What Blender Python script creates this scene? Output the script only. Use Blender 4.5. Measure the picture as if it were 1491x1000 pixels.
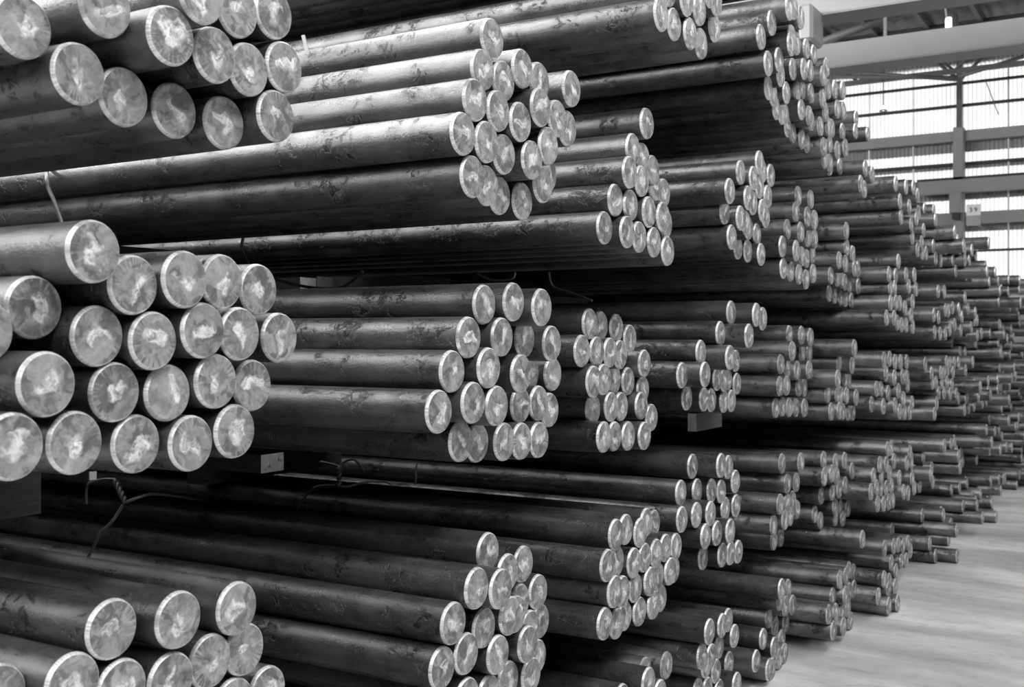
import bpy, bmesh, math, random
from mathutils import Vector, Matrix
random.seed(5)
scene = bpy.context.scene
for o in list(bpy.data.objects):
    bpy.data.objects.remove(o)
C = scene.collection

# ------------------------------------------------------------------ camera
CX, VH, F_PX, YAW, CAM_H = 745.5, 490.0, 1598.0, math.atan((1710.0 - 745.5) / 1598.0), 1.56
cam = bpy.data.cameras.new('camera')
cam.sensor_fit = 'HORIZONTAL'
cam.sensor_width = 36.0
cam.lens = F_PX / 1491.0 * 36.0
cam.shift_y = -(500.0 - VH) / 1491.0
cam.clip_end = 200
cam.dof.use_dof = True
cam.dof.focus_distance = 3.1
cam.dof.aperture_fstop = 7.0
cam_o = bpy.data.objects.new('camera', cam)
cam_o.location = (0, 0, CAM_H)
cam_o.rotation_euler = (math.radians(90), 0, YAW)
C.objects.link(cam_o)
scene.camera = cam_o

# ------------------------------------------------------------------ world, daylight, exposure
world = bpy.data.worlds.new('overcast_sky')
scene.world = world
world.use_nodes = True
bg = world.node_tree.nodes['Background']
bg.inputs[0].default_value = (0.80, 0.80, 0.80, 1)
bg.inputs[1].default_value = 0.15
scene.view_settings.view_transform = 'Standard'
scene.view_settings.look = 'None'
scene.view_settings.exposure = 0.0
scene.view_settings.gamma = 1.0
scene.view_settings.use_curve_mapping = False

def lamp(name, kind, loc, rot, energy, size=None, size_y=None, angle=None):
    l = bpy.data.lights.new(name, kind)
    l.energy = energy
    if kind == 'AREA':
        l.shape = 'RECTANGLE'; l.size = size; l.size_y = size_y
    if angle is not None:
        l.angle = angle
    o = bpy.data.objects.new(name, l)
    o.location = loc; o.rotation_euler = rot
    C.objects.link(o)
    return o
# daylight that falls on the outside of the far translucent wall
lamp('sun', 'SUN', (-6, 40, 30), (math.radians(-50), 0, math.radians(-22)), 6.6, angle=math.radians(3))
# rows of roof skylights over the aisle and over the stacks, and the clerestory high in the left wall
lamp('skylight_aisle_near', 'AREA', (2.2, -2.0, 6.45), (0, 0, 0), 980, 1.3, 14.0)
lamp('skylight_aisle_far', 'AREA', (2.2, 12.0, 6.45), (0, 0, 0), 430, 1.3, 12.0)
lamp('skylight_stack', 'AREA', (-4.6, 1.0, 6.45), (0, 0, 0), 1200, 1.1, 16.0)
lamp('clerestory_left', 'AREA', (-8.9, 4.0, 5.6), (0, math.radians(-90), 0), 1500, 1.3, 24.0)
scene.cycles.max_bounces = 8
scene.cycles.diffuse_bounces = 3
scene.cycles.glossy_bounces = 3

def unproject(u, v, y=None, x=None):
    """point of the place seen at photo position (u, v) on the plane y = const or x = const"""
    sa, ca = math.sin(YAW), math.cos(YAW)
    t = (u - CX) / F_PX
    d = y / (ca + t * sa) if y is not None else x / (-sa + t * ca)
    return Vector((d * (-sa + t * ca), d * (ca + t * sa), CAM_H + d * (VH - v) / F_PX))

# ------------------------------------------------------------------ materials
class NT:
    def __init__(self, name):
        self.m = bpy.data.materials.new(name); self.m.use_nodes = True
        self.t = self.m.node_tree; self.t.nodes.clear()
        self.out = self.n('ShaderNodeOutputMaterial')
    def n(self, kind, **kw):
        nd = self.t.nodes.new(kind)
        for k, v in kw.items():
            if k.startswith('i_'):
                key = k[2:]; key = int(key) if key.isdigit() else key.replace('_', ' ')
                if hasattr(v, 'node'): self.t.links.new(v, nd.inputs[key])
                else: nd.inputs[key].default_value = v
            else: setattr(nd, k, v)
        return nd
    def math(self, op, a, b=0.0, c=0.0, clamp=False):
        nd = self.n('ShaderNodeMath', operation=op, use_clamp=clamp)
        for i, x in enumerate((a, b, c)):
            if hasattr(x, 'node'): self.t.links.new(x, nd.inputs[i])
            else: nd.inputs[i].default_value = x
        return nd.outputs[0]
    def ramp(self, x, pts):
        nd = self.n('ShaderNodeValToRGB', i_0=x)
        e = nd.color_ramp.elements
        while len(e) < len(pts): e.new(0.5)
        for k, (p, g) in enumerate(pts):
            e[k].position = p; e[k].color = (g, g, g, 1)
        return nd.outputs[0]
    def mix(self, f, a, b):
        nd = self.n('ShaderNodeMix', data_type='RGBA')
        for i, x in ((0, f), (6, a), (7, b)):
            if hasattr(x, 'node'): self.t.links.new(x, nd.inputs[i])
            elif i == 0: nd.inputs[0].default_value = x
            else: nd.inputs[i].default_value = (x, x, x, 1)
        return nd.outputs[2]
    def noise(self, vec, scale, detail=4, rough=0.6, w=None, dist=0.0):
        nd = self.n('ShaderNodeTexNoise', noise_dimensions='4D' if w is not None else '3D')
        self.t.links.new(vec, nd.inputs['Vector'])
        nd.inputs['Scale'].default_value = scale; nd.inputs['Detail'].default_value = detail
        nd.inputs['Roughness'].default_value = rough; nd.inputs['Distortion'].default_value = dist
        if w is not None:
            self.t.links.new(w, nd.inputs['W'])
        return nd.outputs[0]
    def bsdf(self, col, rough, metal=0.0, bump=None, bstr=0.2, bdist=0.001, spec=0.5):
        nd = self.n('ShaderNodeBsdfPrincipled')
        for k, x in (('Base Color', col), ('Roughness', rough), ('Metallic', metal), ('Specular IOR Level', spec)):
            if hasattr(x, 'node'): self.t.links.new(x, nd.inputs[k])
            elif k == 'Base Color': nd.inputs[k].default_value = (x, x, x, 1)
            else: nd.inputs[k].default_value = x
        if bump is not None:
            b = self.n('ShaderNodeBump', i_Strength=bstr, i_Distance=bdist)
            self.t.links.new(bump, b.inputs['Height'])
            self.t.links.new(b.outputs[0], nd.inputs['Normal'])
        self.t.links.new(nd.outputs[0], self.out.inputs[0])
        return nd

def bar_coords(T, stuff):
    """local bar coordinates and a number that differs from bar to bar"""
    if stuff:
        co = T.n('ShaderNodeAttribute', attribute_name='bar_co').outputs['Vector']
        rn = T.n('ShaderNodeAttribute', attribute_name='bar_number').outputs['Fac']
    else:
        co = T.n('ShaderNodeTexCoord').outputs['Object']
        rn = T.n('ShaderNodeObjectInfo').outputs['Random']
    return co, rn, T.math('MULTIPLY', rn, 57.0)

def mat_shaft(stuff):
    T = NT('mill_scale_steel' + ('_far' if stuff else ''))
    co, rn, w = bar_coords(T, stuff)
    mp = T.n('ShaderNodeMapping'); T.t.links.new(co, mp.inputs[0]); mp.inputs['Scale'].default_value = (0.25, 1, 1)
    streak = T.noise(mp.outputs[0], 34, 5, 0.65, w)
    blotch = T.noise(co, 7.5, 4, 0.6, w, 0.6)
    fine = T.noise(co, 210, 4, 0.75, w)
    spot = T.noise(co, 22, 6, 0.75, w, 1.2)
    base = T.ramp(streak, [(0.30, 0.075), (0.55, 0.135), (0.78, 0.23)])
    base = T.mix(T.ramp(blotch, [(0.44, 0.0), (0.62, 0.55)]), base, 0.22)
    stain = T.math('MULTIPLY', T.ramp(spot, [(0.52, 0.0), (0.57, 1.0)]), T.ramp(blotch, [(0.42, 1.0), (0.50, 0.0)]))
    base = T.mix(T.math('MULTIPLY', stain, 0.75), base, 0.03)
    tone = T.math('ADD', 0.72, T.math('MULTIPLY', rn, 0.5))
    base = T.mix(1.0, base, base)
    mul = T.n('ShaderNodeMix', data_type='RGBA', blend_type='MULTIPLY'); mul.inputs[0].default_value = 1
    T.t.links.new(base, mul.inputs[6]); T.t.links.new(tone, mul.inputs[7])
    rough = T.ramp(T.math('ADD', T.math('MULTIPLY', streak, 0.6), T.math('MULTIPLY', fine, 0.4)), [(0.36, 0.20), (0.64, 0.50)])
    bump = T.math('ADD', T.math('MULTIPLY', fine, 0.5), T.math('ADD', T.math('MULTIPLY', streak, 0.6), T.math('MULTIPLY', stain, -0.7)))
    T.bsdf(mul.outputs[2], rough, 0.74, bump, 1.0, 0.0022)
    return T.m

def mat_face(stuff):
    T = NT('sawn_steel_face' + ('_far' if stuff else ''))
    co, rn, w = bar_coords(T, stuff)
    sc = T.n('ShaderNodeVectorMath', operation='SCALE'); T.t.links.new(co, sc.inputs[0]); sc.inputs['Scale'].default_value = 20.0
    rot = T.n('ShaderNodeVectorRotate', rotation_type='X_AXIS')
    T.t.links.new(sc.outputs[0], rot.inputs['Vector']); T.t.links.new(T.math('MULTIPLY', rn, 40.0), rot.inputs['Angle'])
    wn = T.n('ShaderNodeTexNoise', noise_dimensions='4D'); T.t.links.new(rot.outputs[0], wn.inputs['Vector']); T.t.links.new(w, wn.inputs['W'])
    wn.inputs['Scale'].default_value = 1.1; wn.inputs['Detail'].default_value = 5
    off = T.n('ShaderNodeVectorMath', operation='SUBTRACT'); T.t.links.new(wn.outputs['Color'], off.inputs[0]); off.inputs[1].default_value = (0.5, 0.5, 0.5)
    offs = T.n('ShaderNodeVectorMath', operation='SCALE'); T.t.links.new(off.outputs[0], offs.inputs[0]); offs.inputs['Scale'].default_value = 2.0
    wp = T.n('ShaderNodeVectorMath', operation='ADD'); T.t.links.new(rot.outputs[0], wp.inputs[0]); T.t.links.new(offs.outputs[0], wp.inputs[1])
    sp = T.n('ShaderNodeSeparateXYZ'); T.t.links.new(wp.outputs[0], sp.inputs[0])
    y, z = sp.outputs[1], sp.outputs[2]
    # torn bright core, longer one way than the other
    e = T.math('ADD', T.math('POWER', T.math('ABSOLUTE', T.math('MULTIPLY', y, 2.5)), 2.0), T.math('POWER', T.math('ABSOLUTE', T.math('MULTIPLY', z, 1.35)), 2.0))
    tear = T.noise(wp.outputs[0], 4, 5, 0.65, w)
    core = T.math('MULTIPLY', T.ramp(e, [(0.0, 1.0), (0.22, 0.9), (0.55, 0.0)]), T.ramp(tear, [(0.38, 0.05), (0.60, 1.0)]))
    # patches left by the shear
    patch = T.n('ShaderNodeTexVoronoi', voronoi_dimensions='4D', feature='SMOOTH_F1'); T.t.links.new(wp.outputs[0], patch.inputs['Vector']); T.t.links.new(w, patch.inputs['W'])
    patch.inputs['Scale'].default_value = 1.5; patch.inputs['Smoothness'].default_value = 0.12
    pc = T.n('ShaderNodeSeparateColor'); T.t.links.new(patch.outputs['Color'], pc.inputs[0])
    base = T.ramp(pc.outputs[0], [(0.1, 0.15), (0.9, 0.34)])
    mott = T.noise(wp.outputs[0], 1.9, 5, 0.62, w)
    base = T.mix(T.ramp(mott, [(0.48, 0.0), (0.68, 0.7)]), base, 0.55)
    base = T.mix(T.ramp(mott, [(0.32, 0.8), (0.45, 0.0)]), base, 0.09)
    base = T.mix(core, base, 0.92)
    # radial marks near the edge
    sp2 = T.n('ShaderNodeSeparateXYZ'); T.t.links.new(rot.outputs[0], sp2.inputs[0])
    ang = T.math('ARCTAN2', sp2.outputs[1], sp2.outputs[2])
    rad = T.math('SQRT', T.math('ADD', T.math('MULTIPLY', sp2.outputs[1], sp2.outputs[1]), T.math('MULTIPLY', sp2.outputs[2], sp2.outputs[2])))
    cv = T.n('ShaderNodeCombineXYZ'); T.t.links.new(T.math('MULTIPLY', ang, 6.0), cv.inputs[0]); T.t.links.new(rad, cv.inputs[1])
    spokes = T.noise(cv.outputs[0], 1.4, 3, 0.6, w)
    side = T.noise(rot.outputs[0], 0.8, 1, 0.5, w)
    sm = T.math('MULTIPLY', T.math('MULTIPLY', T.ramp(rad, [(0.45, 0.0), (0.8, 1.0)]), T.ramp(side, [(0.50, 0.0), (0.62, 1.0)])), 0.8)
    base = T.mix(T.math('MULTIPLY', sm, T.ramp(spokes, [(0.40, 1.0), (0.55, 0.0)])), base, 0.11)
    base = T.mix(T.math('MULTIPLY', sm, T.ramp(spokes, [(0.52, 0.0), (0.70, 0.8)])), base, 0.52)
    fine = T.noise(rot.outputs[0], 34, 3, 0.7, w)
    tone = T.math('ADD', T.math('ADD', 0.68, T.math('MULTIPLY', fine, 0.45)), T.math('MULTIPLY', rn, 0.12))
    mul = T.n('ShaderNodeMix', data_type='RGBA', blend_type='MULTIPLY'); mul.inputs[0].default_value = 1
    T.t.links.new(base, mul.inputs[6]); T.t.links.new(tone, mul.inputs[7])
    bump = T.math('ADD', T.math('MULTIPLY', core, 0.8), T.math('ADD', T.math('MULTIPLY', fine, 0.3), T.math('MULTIPLY', mott, 0.8)))
    T.bsdf(mul.outputs[2], T.ramp(mott, [(0.3, 0.55), (0.7, 0.38)]), 0.35, bump, 0.5, 0.002)
    return T.m

def mat_rim(stuff):
    T = NT('ground_steel_rim' + ('_far' if stuff else ''))
    co, rn, w = bar_coords(T, stuff)
    sp = T.n('ShaderNodeSeparateXYZ'); T.t.links.new(co, sp.inputs[0])
    ang = T.math('ARCTAN2', sp.outputs[1], sp.outputs[2])
    cv = T.n('ShaderNodeCombineXYZ'); T.t.links.new(ang, cv.inputs[0])
    teeth = T.noise(cv.outputs[0], 16, 3, 0.7, w)
    broad = T.noise(cv.outputs[0], 1.3, 2, 0.5, w)
    base = T.ramp(teeth, [(0.30, 0.34), (0.58, 0.80)])
    base = T.mix(T.ramp(broad, [(0.36, 0.7), (0.5, 0.0)]), base, 0.18)
    T.bsdf(base, 0.42, 0.35, teeth, 0.4, 0.001)
    return T.m

def mat_simple(name, g, rough=0.6, metal=0.0, var=0.15, scale=9.0, stretch=(1, 1, 1), bstr=0.1):
    T = NT(name)
    co = T.n('ShaderNodeTexCoord').outputs['Object']
    mp = T.n('ShaderNodeMapping'); T.t.links.new(co, mp.inputs[0]); mp.inputs['Scale'].default_value = stretch
    nz = T.noise(mp.outputs[0], scale, 6, 0.65)
    T.bsdf(T.ramp(nz, [(0.25, g * (1 - var)), (0.75, min(1, g * (1 + var)))]), rough, metal, nz, bstr, 0.004)
    return T.m

M_SHAFT, M_FACE, M_RIM = mat_shaft(False), mat_face(False), mat_rim(False)
M_SHAFT2, M_FACE2, M_RIM2 = mat_shaft(True), mat_face(True), mat_rim(True)
M_WIRE = mat_simple('tie_wire_steel', 0.13, 0.45, 0.5, 0.3, 60)
M_STRAP = mat_simple('strapping_steel', 0.30, 0.4, 0.5, 0.2, 40)
M_PAINT = mat_simple('grey_paint', 0.28, 0.55, 0, 0.06, 3)
M_PAINT_LIGHT = mat_simple('pale_grey_paint', 0.36, 0.5, 0, 0.05, 3)
M_DARKSTEEL = mat_simple('dark_purlin_steel', 0.035, 0.6, 0, 0.2, 5)
M_BRACE = mat_simple('weathered_bracing_steel', 0.12, 0.6, 0, 0.2, 5)
M_DECK = mat_simple('roof_sheet', 0.20, 0.55, 0.1, 0.12, 4)
M_OPAQUE = mat_simple('grey_wall_sheet', 0.26, 0.6, 0, 0.12, 4)
M_WALL = mat_simple('dark_plaster', 0.04, 0.9, 0, 0.2, 2)
M_WHITE = mat_simple('white_enamel', 0.80, 0.4, 0, 0.03, 5)
M_INK = mat_simple('black_print', 0.03, 0.6, 0, 0.1, 5)
M_LIT_PATCH = mat_simple('lit_patch', 0.62, 0.8, 0, 0.12, 60)  # pale tone standing in for light on the timber

def mat_wood(name, lo, hi, stain, stretch):
    T = NT(name)
    co = T.n('ShaderNodeTexCoord').outputs['Object']
    mp = T.n('ShaderNodeMapping'); T.t.links.new(co, mp.inputs[0]); mp.inputs['Scale'].default_value = stretch
    g = T.noise(mp.outputs[0], 60, 5, 0.6, None, 0.8)
    d = T.noise(co, 45, 4, 0.6)
    base = T.ramp(g, [(0.3, lo), (0.7, hi)])
    base = T.mix(T.ramp(d, [(0.60, 0.0), (0.68, 0.8)]), base, stain)
    T.bsdf(base, 0.85, 0, g, 0.3, 0.002)
    return T.m
M_WOOD = mat_wood('weathered_timber', 0.035, 0.075, 0.02, (1, 0.12, 1))
M_ENDGRAIN = mat_wood('pale_end_grain', 0.55, 0.80, 0.10, (1, 1, 0.5))

def mat_floor():
    T = NT('worn_concrete')
    co = T.n('ShaderNodeTexCoord').outputs['Object']
    mp = T.n('ShaderNodeMapping'); T.t.links.new(co, mp.inputs[0]); mp.inputs['Scale'].default_value = (0.45, 1.3, 1)
    a = T.noise(mp.outputs[0], 1.6, 6, 0.6, None, 0.5)
    b = T.noise(co, 9, 6, 0.7)
    f = T.noise(co, 120, 3, 0.7)
    base = T.ramp(a, [(0.32, 0.36), (0.5, 0.51), (0.66, 0.74)])  # wear tones, contrast widened to paint in shadow streaks and bright patches
    base = T.mix(T.ramp(b, [(0.50, 0.0), (0.75, 0.45)]), base, 0.28)
    dirt = T.noise(mp.outputs[0], 4.5, 5, 0.7, None, 1.0)
    base = T.mix(T.ramp(dirt, [(0.60, 0.0), (0.72, 0.5)]), base, 0.20)
    T.bsdf(base, T.ramp(b, [(0.3, 0.42), (0.7, 0.62)]), 0, T.math('ADD', b, T.math('MULTIPLY', f, 0.3)), 0.12, 0.004)
    return T.m
M_FLOOR = mat_floor()

def mat_translucent():
    T = NT('translucent_sheet')
    co = T.n('ShaderNodeTexCoord').outputs['Object']
    nz = T.noise(co, 2.0, 4, 0.6)
    col = T.ramp(nz, [(0.3, 0.78), (0.7, 0.92)])
    tr = T.n('ShaderNodeBsdfTranslucent'); T.t.links.new(col, tr.inputs[0])
    df = T.n('ShaderNodeBsdfDiffuse'); T.t.links.new(col, df.inputs[0])
    mx = T.n('ShaderNodeMixShader'); mx.inputs[0].default_value = 0.22
    T.t.links.new(tr.outputs[0], mx.inputs[1]); T.t.links.new(df.outputs[0], mx.inputs[2])
    T.t.links.new(mx.outputs[0], T.out.inputs[0])
    return T.m
M_CLEAR = mat_translucent()

def mat_glow(s):
    T = NT('lamp_glass')
    e = T.n('ShaderNodeEmission'); e.inputs[0].default_value = (1, 1, 1, 1); e.inputs[1].default_value = s
    T.t.links.new(e.outputs[0], T.out.inputs[0])
    return T.m
M_GLOW = mat_glow(3.0)

# ------------------------------------------------------------------ mesh helpers
def link(name, me, parent=None, loc=(0, 0, 0)):
    o = bpy.data.objects.new(name, me); C.objects.link(o)
    o.location = loc
    if parent is not None: o.parent = parent
    return o
def mesh(name, verts, faces, m, smooth=False):
    me = bpy.data.meshes.new(name); me.from_pydata([tuple(v) for v in verts], [], faces)
    if m is not None: me.materials.append(m)
    if smooth:
        me.polygons.foreach_set('use_smooth', [True] * len(me.polygons))
    me.update()
    return me
def boxes(name, lst, m, bevel=0.0):
    """one mesh out of axis-aligned boxes (x0,x1,y0,y1,z0,z1)"""
    bm = bmesh.new()
    for (x0, x1, y0, y1, z0, z1) in lst:
        mat = Matrix.Translation(((x0 + x1) / 2, (y0 + y1) / 2, (z0 + z1) / 2)) @ Matrix.Diagonal((x1 - x0, y1 - y0, z1 - z0, 1))
        bmesh.ops.create_cube(bm, size=1, matrix=mat)
    if bevel:
        bmesh.ops.bevel(bm, geom=bm.edges[:], offset=bevel, segments=1, affect='EDGES')
    me = bpy.data.meshes.new(name); bm.to_mesh(me); bm.free(); me.materials.append(m)
    return me
def tube(name, pts, rad, m, seg=8, smooth_steps=5):
    pts = [Vector(p) for p in pts]
    if smooth_steps > 1 and len(pts) > 2:           # Catmull-Rom through the points
        q = []
        for i in range(len(pts) - 1):
            p0, p1, p2, p3 = pts[max(i - 1, 0)], pts[i], pts[i + 1], pts[min(i + 2, len(pts) - 1)]
            for k in range(smooth_steps):
                t = k / smooth_steps
                q.append(0.5 * ((2 * p1) + (p2 - p0) * t + (2 * p0 - 5 * p1 + 4 * p2 - p3) * t * t + (3 * p1 - p0 - 3 * p2 + p3) * t ** 3))
        q.append(pts[-1]); pts = q
    vs, fs = [], []
    up = Vector((0.3, 0.2, 1)).normalized()
    for i, p in enumerate(pts):
        d = (pts[min(i + 1, len(pts) - 1)] - pts[max(i - 1, 0)]).normalized()
        a = d.cross(up)
        if a.length < 1e-3: a = d.cross(Vector((1, 0, 0)))
        a.normalize(); b = d.cross(a)
        for k in range(seg):
            th = 2 * math.pi * k / seg
            vs.append(p + rad * (math.cos(th) * a + math.sin(th) * b))
    for i in range(len(pts) - 1):
        for k in range(seg):
            fs.append((i * seg + k, i * seg + (k + 1) % seg, (i + 1) * seg + (k + 1) % seg, (i + 1) * seg + k))
    fs.append(tuple(range(seg))[::-1]); fs.append(tuple((len(pts) - 1) * seg + k for k in range(seg)))
    return mesh(name, vs, fs, m, True)
def tag(o, label, cat, group=None):
    o['label'] = label; o['category'] = cat
    if group: o['group'] = group
    return o
def struct(o):
    o['kind'] = 'structure'; return o
def empty(name, loc=(0, 0, 0)):
    o = bpy.data.objects.new(name, None); C.objects.link(o); o.location = loc; o.empty_display_size = 0.1
    return o

# ------------------------------------------------------------------ the hall
struct(link('floor', boxes('floor', [(-9.2, 12, -8, 20.3, -0.2, 0)], M_FLOOR)))
struct(link('wall_left', boxes('wall_left', [(-9.2, -9.0, -8, 20.3, 0, 6.6)], M_WALL)))
WY = 20.0                                            # inner face of the far wall
ROOF_Z = 6.62
def zw(u, v):                                        # height on the far wall seen at (u, v)
    return unproject(u, v, y=WY).z
def xw(u):
    return unproject(u, 300, y=WY).x

# roof deck: corrugated sheets on purlins that run down the hall
roof = struct(link('ceiling', boxes('ceiling', [(-9.2, 12, -8, 20.6, ROOF_Z + 0.10, ROOF_Z + 0.14)], M_DECK)))
def corrugated(name, x0, x1, z0, z1, y, m, pitch=0.066, amp=0.011, seg=6):
    n = max(1, int(round((x1 - x0) / pitch))) * seg
    vs, fs = [], []
    for i in range(n + 1):
        x = x0 + (x1 - x0) * i / n
        dy = amp * math.cos(2 * math.pi * i / seg)
        vs += [(x, y + dy, z0), (x, y + dy, z1)]
        if i: fs.append((2 * i - 2, 2 * i, 2 * i + 1, 2 * i - 1))
    return mesh(name, vs, fs, m, True)
def roof_sheet(y0, y1):                              # corrugation runs along y, seen from below
    vs, fs = [], []
    n = int(18 / 0.18) * 4
    for i in range(n + 1):
        x = -9 + 18 * i / n
        z = ROOF_Z + 0.05 + 0.018 * math.cos(2 * math.pi * i / 4)
        vs += [(x, y0, z), (x, y1, z)]
        if i: fs.append((2 * i - 2, 2 * i - 1, 2 * i + 1, 2 * i))
    return mesh('roof_sheet', vs, fs, M_DECK, True)
for y0 in range(8, 20, 4):
    link('roof_sheet', roof_sheet(y0, y0 + 3.98), roof)
pur = boxes('purlin', [(-0.035, 0.035, 8.0, 20.0, ROOF_Z - 0.12, ROOF_Z + 0.03)], M_BRACE)
for k in range(12):
    link('purlin', pur, roof, (-9 + k * 0.80, 0, 0))
# dark trusses across the hall
def truss(y, z0, z1, x0=-9, x1=9):
    t = empty('roof_truss', (0, y, 0)); t.parent = roof
    link('chord', boxes('chord', [(x0, x1, -0.05, 0.05, z1 - 0.12, z1), ], M_DARKSTEEL), t)
    link('chord', boxes('chord', [(x0, x1, -0.05, 0.05, z0, z0 + 0.07)], M_BRACE), t)
    n = 12
    for i in range(n):
        xa = x0 + (x1 - x0) * i / n; xb = x0 + (x1 - x0) * (i + 1) / n; xm = (xa + xb) / 2
        link('web_member', tube('web_member', [(xa, 0, z0 + 0.04), (xm, 0, z1 - 0.06)], 0.025, M_BRACE, 6, 1), t)
        link('web_member', tube('web_member', [(xm, 0, z1 - 0.06), (xb, 0, z0 + 0.04)], 0.025, M_BRACE, 6, 1), t)
    return t
truss(14.6, 5.95, 6.55)
truss(18.6, 5.75, 6.55)

# far wall: rows of translucent corrugated sheets between girts, on steel columns
wall = struct(empty('wall_far', (0, WY, 0)))
link('wall_base', boxes('wall_base', [(-9.2, 12, 0.02, 0.3, 0, 2.2)], M_OPAQUE), wall)
bands = [  # (v_top at u=1340, v_bottom, material) read down the wall; grey rows stand in for shade on panels
    ('top', 70, 98, M_OPAQUE), ('lit', 98, 113, M_CLEAR), ('lit', 113, 199, M_CLEAR),
    ('grey', 199, 226, M_OPAQUE), ('lit', 226, 243, M_CLEAR), ('grey', 243, 250, M_OPAQUE), ('lit', 250, 264, M_CLEAR),
    ('grey', 264, 294, M_OPAQUE), ('lit', 294, 316, M_CLEAR), ('grey', 316, 340, M_OPAQUE), ('lit', 340, 420, M_CLEAR)]
joints = [xw(u) for u in (1138, 1202, 1266, 1330, 1398, 1469, 1536, 1603)]
for nm, va, vb, m in bands:
    zt, zb = zw(1340, va), zw(1340, vb)
    for i in range(len(joints) - 1):
        link('translucent_sheet' if m is M_CLEAR else 'grey_sheet', corrugated('sheet', joints[i] + 0.004, joints[i + 1] - 0.004, zb - 0.01, zt, 0.02 + 0.004 * (i % 2), m), wall)
    # the rest of the wall, outside the frame, in wider sheets
    for xa, xb in ((-9.2, joints[0]), (joints[-1], 5.0), (5.0, 12.0)):
        link('translucent_sheet' if m is M_CLEAR else 'grey_sheet', corrugated('sheet', xa, xb, zb - 0.01, zt, 0.02, m, 0.2), wall)
def girt(v, u, h, d, m, x0=-9.0, x1=12.0, y=0.0, name='girt'):
    z = zw(u, v)
    return link(name, boxes(name, [(x0, x1, y - d, y, z - h / 2, z + h / 2)], m), wall)
girt(136, 1272, 0.045, 0.05, M_DARKSTEEL)
girt(165.5, 1290, 0.05, 0.05, M_DARKSTEEL)
girt(205, 1340, 0.17, 0.16, M_PAINT)
girt(243.3, 1340, 0.045, 0.05, M_DARKSTEEL)
girt(317.5, 1428, 0.20, 0.14, M_PAINT)
girt(364.7, 1433, 0.04, 0.05, M_DARKSTEEL)
# runway beam with a dark rail on it
zr = zw(1342, 264)
link('runway_beam', boxes('runway_beam', [(xw(1342), 12, -0.30, -0.06, zr - 0.26, zr - 0.05)], M_PAINT), wall)
link('rail', boxes('rail', [(xw(1342) - 0.03, 12, -0.24, -0.12, zr - 0.05, zr)], M_DARKSTEEL), wall)
# columns
def column(u):
    xa = xw(u)
    zs = zw(u, 188)
    c = empty('column', (xa, 0, 0)); c.parent = wall
    link('upper_shaft', boxes('upper_shaft', [(-0.042, 0.042, -0.16, 0.0, zs, ROOF_Z)], M_BRACE), c)
    link('lower_shaft', boxes('lower_shaft', [(-0.085, 0.085, -0.24, -0.01, 0, zs)], M_PAINT, 0.012), c)
    link('bracket', boxes('bracket', [(-0.12, 0.07, -0.40, -0.05, zr - 0.62, zr - 0.26)], M_PAINT, 0.01), c)
    link('bracket', boxes('bracket', [(-0.07, 0.04, -0.41, -0.22, zr - 0.72, zr - 0.62)], M_DARKSTEEL), c)
    for s in (-1, 1):                                # knee braces to the roof
        link('knee_brace', tube('knee_brace', [(0.0, -0.08, zw(u, 118)), (0.42 * s, -0.08, ROOF_Z - 0.3)], 0.03, M_BRACE, 6, 1), c)
column(1398.5)
column(1398.5 + 330)
column(1010)
# pale downpipe and cable against the sheets
link('downpipe', tube('downpipe', [(xw(1468.7), -0.03, zw(1468, 400)), (xw(1468.7), -0.03, zw(1468, 100))], 0.012, M_WHITE, 6, 1), wall)
for u in (1266, 1330):
    link('sheet_joint', boxes('sheet_joint', [(xw(u) - 0.02, xw(u) + 0.02, 0.004, 0.008, zw(u, 300), zw(u, 100))], M_CLEAR), wall)
pA, pB = unproject(1435, 117, y=19.6), unproject(1454, 167, y=19.6)
tag(link('hanging_rod', tube('hanging_rod', [pA, pB], 0.008, M_BRACE, 6, 1)), 'thin slanting rod hanging against the bright wall sheets', 'rod')
# diagonal roof bracing seen above the girder
for (a, b, y) in (((1192, 62), (1330, 14), 15.2), ((1200, 66), (1262, 60), 15.4)):
    link('roof_brace', tube('roof_brace', [unproject(*a, y=y), unproject(*b, y=y)], 0.05, M_BRACE, 6, 1), roof)
for (a, b) in (((1215, 112), (1395, 113)), ((1255, 106), (1395, 116)), ((1395, 112), (1491, 82))):
    link('roof_brace', tube('roof_brace', [unproject(*a, y=18.0), unproject(*b, y=18.0)], 0.03, M_BRACE, 6, 1), roof)
link('hanger', boxes('hanger', [(-0.02, 0.02, -0.02, 0.02, 0, 0.75)], M_PAINT_LIGHT), roof, unproject(1289, 58, y=15.0))

# overhead crane: two pale box girders and a hoist body
crane = empty('overhead_crane', (0, 12, 4.6))
tag(crane, 'pale grey overhead travelling crane with two girders beneath the roof', 'crane')
def girder(y, v_mid, u_mid, v_top, thick_y):
    z0 = unproject(u_mid, v_mid, y=y).z; z1 = unproject(u_mid, v_top, y=y).z
    g = link('girder', boxes('girder', [(-8.8, 8.0, -thick_y / 2, thick_y / 2, z0 + 0.02, z1)], M_PAINT_LIGHT), crane, (0, y - 12, -4.6))
    link('flange', boxes('flange', [(-8.8, 8.0, -thick_y / 2 - 0.05, thick_y / 2 + 0.05, z0, z0 + 0.02)], M_PAINT), g)
    return z0, z1
zg2 = girder(13.0, 88.5, 1345, 50, 0.30)
zg1 = girder(11.0, 21, 1260, -22, 0.30)
hb = unproject(1181, 12, y=10.7); hb2 = unproject(1181, 66, y=10.7)
link('hoist', boxes('hoist', [(-0.07, 0.07, -0.2, 0.2, hb2.z - hb.z, 0.0)], M_PAINT_LIGHT, 0.03), crane, (hb.x, hb.y - 12, hb.z - 4.6))
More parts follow.
